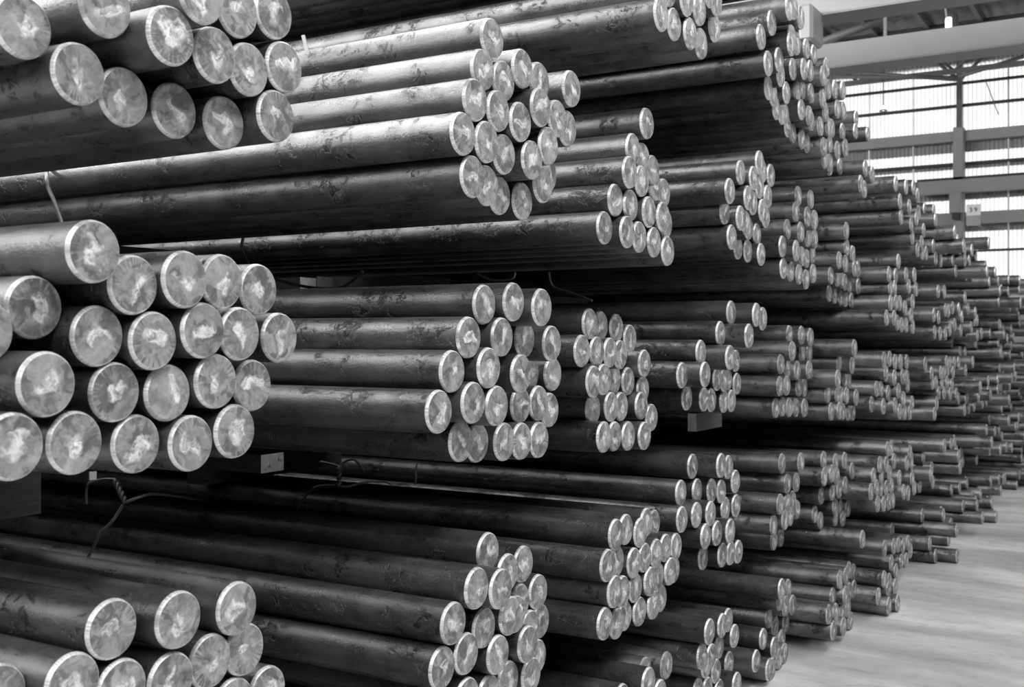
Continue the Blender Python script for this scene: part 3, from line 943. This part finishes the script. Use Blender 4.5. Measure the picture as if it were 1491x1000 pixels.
(-1.447,11.688,1.079),
(-1.383,11.787,1.079),
(-1.414,11.886,1.073),
(-1.33,11.515,1.163),
(-1.423,11.637,1.171),
(-1.344,11.924,1.165),
(-1.45,11.575,1.25),
(-1.342,11.779,1.253),
(-1.411,11.878,1.253),
(-1.492,12.354,0.992),
(-1.373,12.468,0.986),
(-1.318,12.57,0.992),
(-1.253,12.431,1.078),
(-1.349,12.63,1.072),
(-1.41,12.269,1.162),
(-1.394,12.379,1.164),
(-1.474,12.568,1.167),
(-1.436,12.676,1.167),
(-1.246,12.314,1.252),
(-1.208,12.515,1.258),
(-1.338,12.622,1.26),
(-1.489,7.879,0.539),
(-1.509,7.985,0.539),
(-1.441,8.084,0.543),
(-1.407,7.829,0.627),
(-1.535,7.938,0.628),
(-1.459,8.147,0.633),
(-1.552,7.773,0.715),
(-1.544,7.881,0.724),
(-1.503,8.08,0.716),
(-1.356,8.039,0.806),
(-1.55,8.138,0.8),
(-1.372,8.793,0.576),
(-1.508,8.892,0.565),
(-1.547,8.999,0.573),
(-1.374,8.738,0.665),
(-1.415,8.843,0.668),
(-1.577,8.95,0.663),
(-1.455,9.144,0.665),
(-1.435,8.786,0.751),
(-1.429,8.9,0.75),
(-1.448,9,0.756),
(-1.538,9.982,0.495),
(-1.557,10.089,0.508),
(-1.458,10.193,0.499),
(-1.542,9.933,0.582),
(-1.347,10.143,0.592),
(-1.276,10.255,0.59),
(-1.298,9.894,0.68),
(-1.434,9.997,0.679),
(-1.518,10.305,0.68),
(-1.358,10.043,0.771),
(-1.515,10.233,0.757),
(-1.448,11.135,0.516),
(-1.346,11.242,0.521),
(-1.314,11.356,0.508),
(-1.517,11.188,0.606),
(-1.404,11.384,0.606),
(-1.42,11.039,0.683),
(-1.412,11.246,0.69),
(-1.475,11.086,0.779),
(-1.322,11.186,0.775),
(-1.386,11.29,0.78),
(-1.391,11.39,0.77),
(-1.304,12.306,0.548),
(-1.472,12.413,0.544),
(-1.446,12.526,0.547),
(-1.385,12.259,0.638),
(-1.377,12.362,0.641),
(-1.584,12.462,0.634),
(-1.491,12.563,0.64),
(-1.436,12.199,0.717),
(-1.372,12.414,0.726),
(-1.295,12.513,0.727),
(-1.394,12.622,0.723),
(-1.513,12.258,0.812),
(-1.461,12.57,0.816),
(-1.4,7.962,0.054),
(-1.276,8.062,0.047),
(-1.428,7.909,0.144),
(-1.551,8.112,0.135),
(-1.496,8.213,0.134),
(-1.665,7.851,0.225),
(-1.279,8.058,0.224),
(-1.523,8.164,0.221),
(-1.495,8.011,0.317),
(-1.374,8.112,0.312),
(-1.409,8.214,0.314),
(-1.434,8.681,0.051),
(-1.562,8.792,0.049),
(-1.431,8.721,0.143),
(-1.443,8.83,0.141),
(-1.529,8.93,0.138),
(-1.528,8.679,0.232),
(-1.503,9.315,0.046),
(-1.537,9.417,0.047),
(-1.281,9.261,0.139),
(-1.468,9.459,0.14),
(-1.416,9.214,0.228),
(-1.33,9.318,0.225),
(-1.368,9.52,0.227),
(-1.542,9.456,0.313),
(-1.498,9.565,0.319),
(-1.273,9.967,0.049),
(-1.301,10.068,0.052),
(-1.461,10.176,0.052),
(-1.444,9.924,0.141),
(-1.327,10.121,0.139),
(-1.376,10.222,0.141),
(-1.44,9.862,0.222),
(-1.395,9.97,0.23),
(-1.598,10.072,0.231),
(-1.463,10.282,0.226),
(-1.494,9.918,0.316),
(-1.521,10.021,0.321),
(-1.35,10.234,0.314),
(-1.465,10.998,0.047),
(-1.476,11.101,0.047),
(-1.476,11.214,0.051),
(-1.36,10.957,0.145),
(-1.441,11.056,0.137),
(-1.559,11.154,0.142),
(-1.395,11.103,0.227),
(-1.37,11.21,0.228),
(-1.369,11.316,0.225),
(-1.367,12.227,0.045),
(-1.429,12.43,0.044),
(-1.161,12.544,0.055),
(-1.695,12.181,0.133),
(-1.349,12.285,0.141),
(-1.278,12.388,0.139),
(-1.337,12.497,0.142),
(-1.43,8.136,2.109),
(-1.535,8.237,2.104),
(-1.433,8.349,2.105),
(-1.436,8.085,2.193),
(-1.254,8.188,2.195),
(-1.683,8.296,2.194),
(-1.405,8.399,2.201),
(-1.638,8.028,2.277),
(-1.306,8.143,2.286),
(-1.43,8.249,2.281),
(-1.423,8.086,2.375),
(-1.516,8.3,2.368),
(-1.517,8.407,2.365),
(-1.506,8.142,2.458),
(-1.464,8.249,2.455),
(-1.444,9.053,2.068),
(-1.235,9.161,2.063),
(-1.357,9.261,2.065),
(-1.456,8.996,2.15),
(-1.386,9.106,2.151),
(-1.547,9.206,2.152),
(-1.388,9.31,2.157),
(-1.413,8.944,2.246),
(-1.416,9.058,2.242),
(-1.397,9.164,2.241),
(-1.374,9.362,2.248),
(-1.47,9.299,2.324),
(-1.469,9.708,2.068),
(-1.437,9.82,2.063),
(-1.532,9.765,2.153),
(-1.547,9.865,2.155),
(-1.357,9.968,2.152),
(-1.496,9.609,2.239),
(-1.538,9.716,2.241),
(-1.44,10.024,2.236),
(-1.29,9.662,2.324),
(-1.428,9.859,2.325),
(-1.424,9.963,2.322),
(-1.355,10.779,1.876),
(-1.649,10.879,1.885),
(-1.198,10.988,1.872),
(-1.341,10.74,1.972),
(-1.465,10.933,1.969),
(-1.309,11.04,1.974),
(-1.421,10.68,2.054),
(-1.374,10.883,2.061),
(-1.379,10.733,2.142),
(-1.417,10.939,2.149),
(-1.52,11.039,2.147),
(-1.389,11.86,1.857),
(-1.459,11.96,1.855),
(-1.502,12.063,1.855),
(-1.23,11.808,1.942),
(-1.492,11.912,1.944),
(-1.348,12.013,1.944),
(-1.387,12.117,1.943),
(-1.455,11.757,2.03),
(-1.318,11.961,2.03),
(-1.52,12.065,2.036),
(-1.618,12.163,2.032),
(-1.395,11.809,2.118),
(-1.309,11.916,2.12),
(-1.4,12.532,1.856),
(-1.454,12.635,1.859),
(-1.315,12.47,1.944),
(-1.351,12.577,1.949),
(-1.331,12.687,1.945),
(-1.18,12.421,2.031),
(-1.349,12.521,2.033),
(-1.373,12.636,2.031),
(-1.494,12.825,2.024),
(-1.3,12.583,2.114),
(-1.441,12.687,2.117),
(-1.374,12.786,2.121),
(-1.519,1.004,0.05),
(-1.472,1.105,0.05),
(-1.516,1.205,0.05),
(-1.484,1.306,0.05),
(-1.498,1.406,0.05),
(-1.62,1.507,0.05),
(-1.58,1.607,0.05),
(-1.483,1.055,0.137),
(-1.602,1.155,0.137),
(-1.584,1.256,0.137),
(-1.534,1.356,0.137),
(-1.57,1.457,0.137),
(-1.589,1.557,0.137),
(-1.531,1.658,0.137),
(-1.463,1.066,0.31),
(-1.551,1.166,0.31),
(-1.554,1.267,0.31),
(-1.567,1.367,0.31),
(-1.573,1.468,0.31),
(-1.55,1.568,0.31),
(-1.559,1.669,0.31),
(-1.541,1.002,0.397),
(-1.524,1.014,0.6),
(-1.466,1.115,0.6),
(-1.555,1.215,0.6),
(-1.547,1.316,0.6),
(-1.44,1.416,0.6),
(-1.555,1.517,0.6),
(-1.603,1.617,0.6),
(-1.43,1.063,0.687),
(-1.552,1.163,0.687),
(-1.546,1.264,0.687),
(-1.53,1.364,0.687),
(-1.528,1.465,0.687),
(-1.499,1.565,0.687),
(-1.534,1.666,0.687),
(-1.539,1.012,0.774),
(-1.545,1.113,0.774),
(-1.473,1.213,0.774),
(-1.569,1.314,0.774),
(-1.562,1.414,0.774),
(-1.544,2.063,0.05),
(-1.516,2.163,0.05),
(-1.523,2.264,0.05),
(-1.495,2.364,0.05),
(-1.499,2.465,0.05),
(-1.52,2.565,0.05),
(-1.54,2.666,0.05),
(-1.54,2.062,0.224),
(-1.544,2.162,0.224),
(-1.64,2.263,0.224),
(-1.517,2.363,0.224),
(-1.503,2.464,0.224),
(-1.55,2.564,0.224),
(-1.533,2.665,0.224),
(-1.452,2.058,0.397),
(-1.532,2.159,0.397),
(-1.606,2.259,0.397),
(-1.528,2.36,0.397),
(-1.596,2.46,0.397),
(-1.501,2.561,0.397),
(-1.567,2.661,0.397),
(-1.477,2.762,0.397),
(-1.552,3.003,0.05),
(-1.573,3.103,0.05),
(-1.478,3.204,0.05),
(-1.597,3.304,0.05),
(-1.568,3.405,0.05),
(-1.55,3.505,0.05),
(-1.555,3.606,0.05),
(-1.573,3.053,0.137),
(-1.591,3.154,0.137),
(-1.557,3.254,0.137),
(-1.531,3.355,0.137),
(-1.523,3.455,0.137),
(-1.496,3.556,0.137),
(-1.577,3.656,0.137),
(-1.483,3.006,0.224),
(-1.579,3.106,0.224),
(-1.506,3.207,0.224),
(-1.555,3.307,0.224),
(-1.642,3.408,0.224),
(-1.511,3.508,0.224),
(-1.614,3.609,0.224),
(-1.528,3.002,0.397),
(-1.57,3.504,0.397),
(-1.534,3.605,0.397),
(-1.318,3.014,2.8),
(-1.284,3.115,2.8),
(-1.335,3.215,2.8),
(-1.41,3.316,2.8),
(-1.337,3.416,2.8),
(-1.333,3.011,2.974),
(-1.318,3.111,2.974),
(-1.326,3.212,2.974),
(-1.321,3.312,2.974),
(-1.361,3.413,2.974),
(-1.557,4.159,3.09),
(-1.639,4.26,3.09),
(-1.557,4.36,3.09),
(-1.572,4.461,3.09),
(-1.647,4.561,3.09),
(-1.596,4.662,3.09),
(-1.593,4.722,3.177),
(-1.455,13.263,0.05),
(-1.423,13.364,0.05),
(-1.469,13.464,0.05),
(-1.412,13.565,0.05),
(-1.483,13.665,0.05),
(-1.36,13.766,0.05),
(-1.347,13.866,0.05),
(-1.371,13.967,0.05),
(-1.49,14.067,0.05),
(-1.348,14.168,0.05),
(-1.383,14.268,0.05),
(-1.42,14.369,0.05),
(-1.414,14.469,0.05),
(-1.395,13.312,0.137),
(-1.458,13.412,0.137),
(-1.467,13.513,0.137),
(-1.525,13.613,0.137),
(-1.301,13.714,0.137),
(-1.477,13.814,0.137),
(-1.356,13.915,0.137),
(-1.389,14.015,0.137),
(-1.439,14.116,0.137),
(-1.416,14.216,0.137),
(-1.444,14.317,0.137),
(-1.4,14.417,0.137),
(-1.413,14.518,0.137),
(-1.435,13.252,0.224),
(-1.442,13.306,0.31),
(-1.452,13.406,0.31),
(-1.462,13.507,0.31),
(-1.374,13.607,0.31),
(-1.486,13.708,0.31),
(-1.366,13.808,0.31),
(-1.433,13.909,0.31),
(-1.483,14.009,0.31),
(-1.419,14.11,0.31),
(-1.454,14.21,0.31),
(-1.455,14.311,0.31),
(-1.364,14.411,0.31),
(-1.394,14.512,0.31),
(-1.378,13.251,0.397),
(-1.335,13.302,0.484),
(-1.342,13.402,0.484),
(-1.346,13.503,0.484),
(-1.499,13.603,0.484),
(-1.374,13.704,0.484),
(-1.334,13.804,0.484),
(-1.432,13.905,0.484),
(-1.435,14.005,0.484),
(-1.434,14.106,0.484),
(-1.411,14.206,0.484),
(-1.292,14.307,0.484),
(-1.444,14.407,0.484),
(-1.481,14.508,0.484),
(-1.348,13.253,0.571),
(-1.479,13.354,0.571),
(-1.373,13.454,0.571),
(-1.401,13.555,0.571),
(-1.452,13.655,0.571),
(-1.374,13.756,0.571),
(-1.476,13.856,0.571),
(-1.467,13.957,0.571),
(-1.408,14.057,0.571),
(-1.333,14.158,0.571),
(-1.381,14.258,0.571),
(-1.455,14.359,0.571),
(-1.343,14.459,0.571),
(-1.304,14.56,0.571),
(-1.361,13.267,0.744),
(-1.417,13.368,0.744),
(-1.535,13.468,0.744),
(-1.398,13.569,0.744),
(-1.391,13.669,0.744),
(-1.47,13.77,0.744),
(-1.452,13.87,0.744),
(-1.305,13.971,0.744),
(-1.383,14.071,0.744),
(-1.519,14.172,0.744),
(-1.392,14.272,0.744),
(-1.401,14.373,0.744),
(-1.439,14.473,0.744),
(-1.41,13.317,0.831),
(-1.404,13.417,0.831),
(-1.489,13.518,0.831),
(-1.366,13.618,0.831),
(-1.479,13.719,0.831),
(-1.447,13.819,0.831),
(-1.476,13.92,0.831),
(-1.409,14.02,0.831),
(-1.445,14.121,0.831),
(-1.411,14.221,0.831),
(-1.452,14.322,0.831),
(-1.372,14.422,0.831),
(-1.433,14.523,0.831),
(-1.442,13.253,0.918),
(-1.336,13.303,1.005),
(-1.35,13.403,1.005),
(-1.522,13.504,1.005),
(-1.415,13.604,1.005),
(-1.417,13.705,1.005),
(-1.393,13.805,1.005),
(-1.366,13.906,1.005),
(-1.443,14.006,1.005),
(-1.374,14.107,1.005),
(-1.513,14.207,1.005),
(-1.393,14.308,1.005),
(-1.482,14.408,1.005),
(-1.483,14.509,1.005),
(-1.315,13.305,1.178),
(-1.386,13.406,1.178),
(-1.45,13.506,1.178),
(-1.389,13.607,1.178),
(-1.373,13.707,1.178),
(-1.509,13.808,1.178),
(-1.503,13.908,1.178),
(-1.363,14.009,1.178),
(-1.409,14.109,1.178),
(-1.357,14.21,1.178),
(-1.354,14.31,1.178),
(-1.42,14.411,1.178),
(-1.491,14.511,1.178),
(-1.39,13.254,1.265),
(-1.426,13.355,1.265),
(-1.349,13.455,1.265),
(-1.357,13.556,1.265),
(-1.435,13.656,1.265),
(-1.435,13.757,1.265),
(-1.337,13.857,1.265),
(-1.468,13.958,1.265),
(-1.328,14.058,1.265),
(-1.358,14.159,1.265),
(-1.445,14.259,1.265),
(-1.427,14.36,1.265),
(-1.378,14.46,1.265),
(-1.478,14.561,1.265),
(-1.432,13.307,1.352),
(-1.388,13.408,1.352),
(-1.502,13.508,1.352),
(-1.471,13.609,1.352),
(-1.431,13.709,1.352),
(-1.477,13.81,1.352),
(-1.485,13.91,1.352),
(-1.433,14.011,1.352),
(-1.454,14.111,1.352),
(-1.356,14.212,1.352),
(-1.51,14.312,1.352),
(-1.477,14.413,1.352),
(-1.374,14.513,1.352),
(-1.454,13.257,1.439),
(-1.354,13.357,1.439),
(-1.431,13.458,1.439),
(-1.41,13.558,1.439),
(-1.492,13.659,1.439),
(-1.486,13.759,1.439),
(-1.509,13.86,1.439),
(-1.417,13.96,1.439),
(-1.454,14.061,1.439),
(-1.525,14.161,1.439),
(-1.31,14.262,1.439),
(-1.419,14.362,1.439),
(-1.461,14.463,1.439),
(-1.374,13.262,1.612),
(-1.443,13.363,1.612),
(-1.359,13.463,1.612),
(-1.425,13.564,1.612),
(-1.338,13.664,1.612),
(-1.425,13.765,1.612),
(-1.46,13.865,1.612),
(-1.456,13.966,1.612),
(-1.402,14.066,1.612),
(-1.387,14.167,1.612),
(-1.463,14.267,1.612),
(-1.303,14.368,1.612),
(-1.444,14.468,1.612),
(-1.461,13.309,1.699),
(-1.393,13.409,1.699),
(-1.35,13.51,1.699),
(-1.368,13.61,1.699),
(-1.412,13.711,1.699),
(-1.411,13.811,1.699),
(-1.367,13.912,1.699),
(-1.357,14.012,1.699),
(-1.471,14.113,1.699),
(-1.493,14.213,1.699),
(-1.406,14.314,1.699),
(-1.393,14.414,1.699),
(-1.42,14.515,1.699),
(-1.463,13.255,1.786),
(-1.407,13.319,1.873),
(-1.42,13.42,1.873),
(-1.388,13.52,1.873),
(-1.405,13.621,1.873),
(-1.447,13.721,1.873),
(-1.395,13.822,1.873),
(-1.431,13.922,1.873),
(-1.306,14.023,1.873),
(-1.431,14.123,1.873),
(-1.478,14.224,1.873),
(-1.33,14.324,1.873),
(-1.388,14.425,1.873),
(-1.414,14.525,1.873),
(-1.441,13.259,1.96),
(-1.372,13.312,2.046),
(-1.522,13.412,2.046),
(-1.455,13.513,2.046),
(-1.451,13.613,2.046),
(-1.368,13.714,2.046),
(-1.367,13.814,2.046),
(-1.39,13.915,2.046),
(-1.421,14.015,2.046),
(-1.393,14.116,2.046),
(-1.383,14.216,2.046),
(-1.384,14.317,2.046),
(-1.342,14.417,2.046),
(-1.477,14.518,2.046),
(-1.385,13.261,2.133),
(-1.333,13.361,2.133),
(-1.381,13.462,2.133),
(-1.389,13.562,2.133),
(-1.473,13.663,2.133),
(-1.385,13.763,2.133),
(-1.341,13.864,2.133),
(-1.461,13.964,2.133),
(-1.462,14.065,2.133),
(-1.463,14.165,2.133),
(-1.401,14.266,2.133),
(-1.427,14.366,2.133),
(-1.332,14.467,2.133)]
def stuff_mesh():
    import numpy as np
    n = 20
    prof = [(RAD, -LEN), (RAD, -CHX), (RAD - CH, 0.0)]
    vs, fs, mi, rnd = [], [], [], []
    loc = []
    for (x, y, z) in STUFF:
        b = len(vs); a0 = random.uniform(0, 6.28); rn = random.random()
        for rr, xx in prof:
            for k in range(n):
                th = 2 * math.pi * k / n
                ly, lz = rr * math.cos(th), rr * math.sin(th)
                vs.append((x + xx, y + ly, z + lz))
                loc.append((xx, rr * math.cos(th + a0), rr * math.sin(th + a0)))
        nv = len(prof) * n
        for j in range(2):
            for k in range(n):
                fs.append((b + j * n + k, b + j * n + (k + 1) % n, b + (j + 1) * n + (k + 1) % n, b + (j + 1) * n + k)); mi.append(j)
        fs.append(tuple(b + 2 * n + k for k in range(n))); mi.append(2)
        rnd += [rn] * nv
    fs = [f[::-1] if mi[i] < 2 else f for i, f in enumerate(fs)]
    me = bpy.data.meshes.new('steel_bars'); me.from_pydata(vs, [], fs)
    for m in (M_SHAFT2, M_RIM2, M_FACE2): me.materials.append(m)
    me.polygons.foreach_set('material_index', mi)
    me.polygons.foreach_set('use_smooth', [i < 2 for i in mi])
    at = me.attributes.new('bar_co', 'FLOAT_VECTOR', 'POINT'); at.data.foreach_set('vector', [c for p in loc for c in p])
    at = me.attributes.new('bar_number', 'FLOAT', 'POINT'); at.data.foreach_set('value', rnd)
    me.update()
    return me
so = link('steel_bars', stuff_mesh())
tag(so, 'hundreds of round steel bars stacked in tiers down the aisle', 'steel bars'); so['kind'] = 'stuff'

# ------------------------------------------------------------------ timbers between the tiers
TIMBERS = [(-3.340,1.002,1.689,0.448,0.549,0.050,'dark timber directly under the nearest bundle of the second tier'),
(-2.400,0.991,1.686,1.132,1.320,0.050,'dark timber directly under the nearest bundle of the eye-level tier'),
(-3.340,0.991,1.661,1.745,1.909,0.050,'dark timber directly under the nearest bundle of the fourth tier'),
(-3.100,2.058,2.792,0.448,0.574,0.050,'dark timber directly under the second bundle of the second tier'),
(-3.100,2.043,2.842,1.700,1.867,0.050,'dark timber directly under the second bundle of the fourth tier'),
(-3.220,2.987,3.786,0.476,0.569,0.050,'dark timber directly under the third bundle of the second tier'),
(-3.220,2.987,3.786,0.992,1.161,0.050,'dark timber directly under the third bundle of the eye-level tier'),
(-3.220,2.967,3.554,2.291,2.444,0.050,'dark timber directly under the third bundle of the top tier'),
(-3.340,3.840,4.540,0.489,0.599,0.050,'dark timber directly under the fourth bundle of the second tier'),
(-1.800,4.500,4.815,1.147,1.225,0.020,'pale-ended timber under the fourth bundle of the eye-level tier'),
(-3.340,3.910,4.815,1.710,1.869,0.050,'dark timber directly under the fourth bundle of the fourth tier'),
(-3.100,5.085,5.893,0.995,1.140,0.050,'dark timber directly under the fifth bundle of the eye-level tier'),
(-3.100,4.971,5.953,1.620,1.792,0.050,'dark timber directly under the fifth bundle of the fourth tier'),
(-3.220,5.776,6.583,0.956,1.062,0.050,'dark timber directly under the sixth bundle of the eye-level tier'),
(-3.220,5.866,6.656,1.548,1.728,0.050,'dark timber directly under the sixth bundle of the fourth tier')]
B2_LOW, C2_TOP = 1.2245, 1.6525
for (x, y0, y1, z0, z1, hw, label) in TIMBERS:
    me = boxes('timber_spacer', [(-hw, hw, 0, y1 - y0, 0, z1 - z0)], M_WOOD)
    me.materials.append(M_ENDGRAIN)
    for p in me.polygons:
        if abs(p.normal.y) > 0.9 and not label.startswith('dark'): p.material_index = 1
    tag(link('timber_spacer', me, None, (x, y0, z0)), label, 'timber', 'timber spacers between the tiers')

# squared timber blocks lying between the tiers with their pale sawn ends towards the aisle
def block(u0, u1, v0, v1, x, length, z1, label, z0=None):
    a, b = unproject(u0, v1, x=x), unproject(u1, v0, x=x)
    top = z1 if z1 is not None else b.z
    low = z0 if z0 is not None else top - (b.z - a.z)
    me = boxes('timber_block', [(-length, 0, 0, b.y - a.y, 0, top - low)], M_WOOD)
    me.materials.append(M_ENDGRAIN)
    for p in me.polygons:
        if p.normal.x > 0.9: p.material_index = 1
    tag(link('timber_block', me, None, (x, a.y, low)), label, 'timber', 'timber blocks between the tiers')
block(380, 413, 657, 688, -2.215, 0.4, B2_LOW, 'pale square timber end with nail holes beside the nearest eye-level bundle')
block(437, 460.5, 405, 418, -2.6, 0.5, None, 'left of two pale timber ends seen behind a dark wire', C2_TOP)
block(461.5, 485, 404, 418, -2.6, 0.5, None, 'right of two pale timber ends seen behind a dark wire', C2_TOP)

# ------------------------------------------------------------------ tie wires
def wire(label, pts, rad=0.0045, name='tie_wire', m=None):
    P = [unproject(u, v, y=y) for (u, v, y) in pts]
    return tag(link(name, tube(name, P, rad, m or M_WIRE, 8, 5)), label, 'wire', 'tie wires round the bundles')
def twisted(label, tails, knot, rad=0.0045):
    """a tie wire with a twisted knot: tails are open strands, knot is a pair of points"""
    t = empty('tie_wire', unproject(*knot[0][:2], y=knot[0][2])); tag(t, label, 'wire', 'tie wires round the bundles')
    o = t.location
    for s in tails:
        link('strand', tube('strand', [unproject(u, v, y=y) - o for (u, v, y) in s], rad, M_WIRE, 8, 5), t)
    a, b = [unproject(u, v, y=y) - o for (u, v, y) in knot]
    d = (b - a); ax = d.normalized(); p = ax.cross(Vector((0, 1, 0))).normalized(); q = ax.cross(p)
    for s in (0, math.pi):
        pts = [a + d * (i / 24) + rad * 1.05 * (math.cos(s + i * 0.62) * p + math.sin(s + i * 0.62) * q) for i in range(25)]
        link('twist', tube('twist', pts, rad, M_WIRE, 8, 1), t)
    return t
twisted('twisted tie wire hooked over the second bundle, second tier, below eye-level bars',
        [[(126, 734, 2.02), (128, 706, 2.02), (150, 698, 2.02), (168, 698, 2.02)],
         [(184, 731, 2.02), (205, 723, 2.05), (225, 719, 2.1), (260, 723, 2.2), (300, 730, 2.4)],
         [(179, 735, 2.02), (165, 757, 2.0), (145, 778, 1.985), (137, 795, 1.985), (128, 811, 1.985)]],
        [(167, 699, 2.01), (183, 732, 2.01)])
twisted('twisted tie wire lying over the third bundle of the second tier',
        [[(466, 672, 2.93), (485, 676, 2.93), (497, 681, 2.93)], [(493, 684, 2.93), (500, 673, 2.94), (516, 669, 2.95), (530, 685, 2.98)],
         [(490, 704, 2.91), (505, 709, 2.92), (530, 702, 2.95), (560, 701, 3.0), (572, 707, 3.0)],
         [(488, 706, 2.91), (460, 709, 2.9), (445, 722, 2.895), (436, 735, 2.89), (430, 746, 2.89)]],
        [(493, 680, 2.92), (494, 708, 2.91)])
wire('short upright tie wire on the fourth bundle of the second tier', [(608, 673, 3.85), (605, 685, 3.84), (606, 698, 3.83), (602, 711, 3.82)])
wire('bent tie wire down the side of the second bundle, fourth tier', [(69, 240, 2.06), (68, 258, 1.99), (71, 275, 1.985), (80, 295, 1.985), (88, 318, 1.985), (92, 335, 1.985)], 0.006)
wire('dark wire sagging below the second bundle of the fourth tier', [(398, 405, 2.5), (420, 412, 2.5), (450, 418, 2.5), (480, 420, 2.5), (500, 417, 2.5), (515, 407, 2.5), (528, 395, 2.5)])
wire('dark wire drooping below the third bundle of the fourth tier', [(799, 396, 3.5), (801, 410, 3.5), (808, 419, 3.5), (830, 426, 3.5), (862, 438, 3.5)])
wire('faint wire loop below the second bundle, right of the knot of bars', [(692, 396, 3.0), (705, 404, 3.0), (722, 408, 3.0), (745, 406, 3.0), (750, 396, 3.0)], 0.004)
wire('faint curved wire in the dark above the nearest eye-level bundle', [(354, 346, 2.55), (352, 358, 2.55), (355, 372, 2.55), (362, 384, 2.55)], 0.005)
sa0 = unproject(441, 51, y=2.2); sa1 = unproject(448, 68, y=2.2)
st = link('strap_end', mesh('strap_end', [sa0 + Vector((-0.006, 0, 0)), sa0 + Vector((0.006, 0, 0)), sa1 + Vector((0.006, 0, -0.02)), sa1 + Vector((-0.006, 0, -0.02)),
          sa0 + Vector((-0.006, 0.002, 0)), sa0 + Vector((0.006, 0.002, 0)), sa1 + Vector((0.006, 0.002, -0.02)), sa1 + Vector((-0.006, 0.002, -0.02))],
          [(0, 1, 2, 3), (7, 6, 5, 4), (0, 4, 5, 1), (1, 5, 6, 2), (2, 6, 7, 3), (3, 7, 4, 0)], M_STRAP))
tag(st, 'cut end of a grey strap standing above the second bundle', 'strap')

# pale plate stands in for light through the gap on the timber
tz0, tz1 = unproject(131, 699, x=-2.344), unproject(141, 686, x=-2.344)
tag(link('lit_patch', boxes('lit_patch', [(-2.349, -2.345, tz0.y, tz1.y, tz0.z, tz1.z)], M_LIT_PATCH)), 'small pale painted light patch on the dark timber below the nearest bars', 'tag')
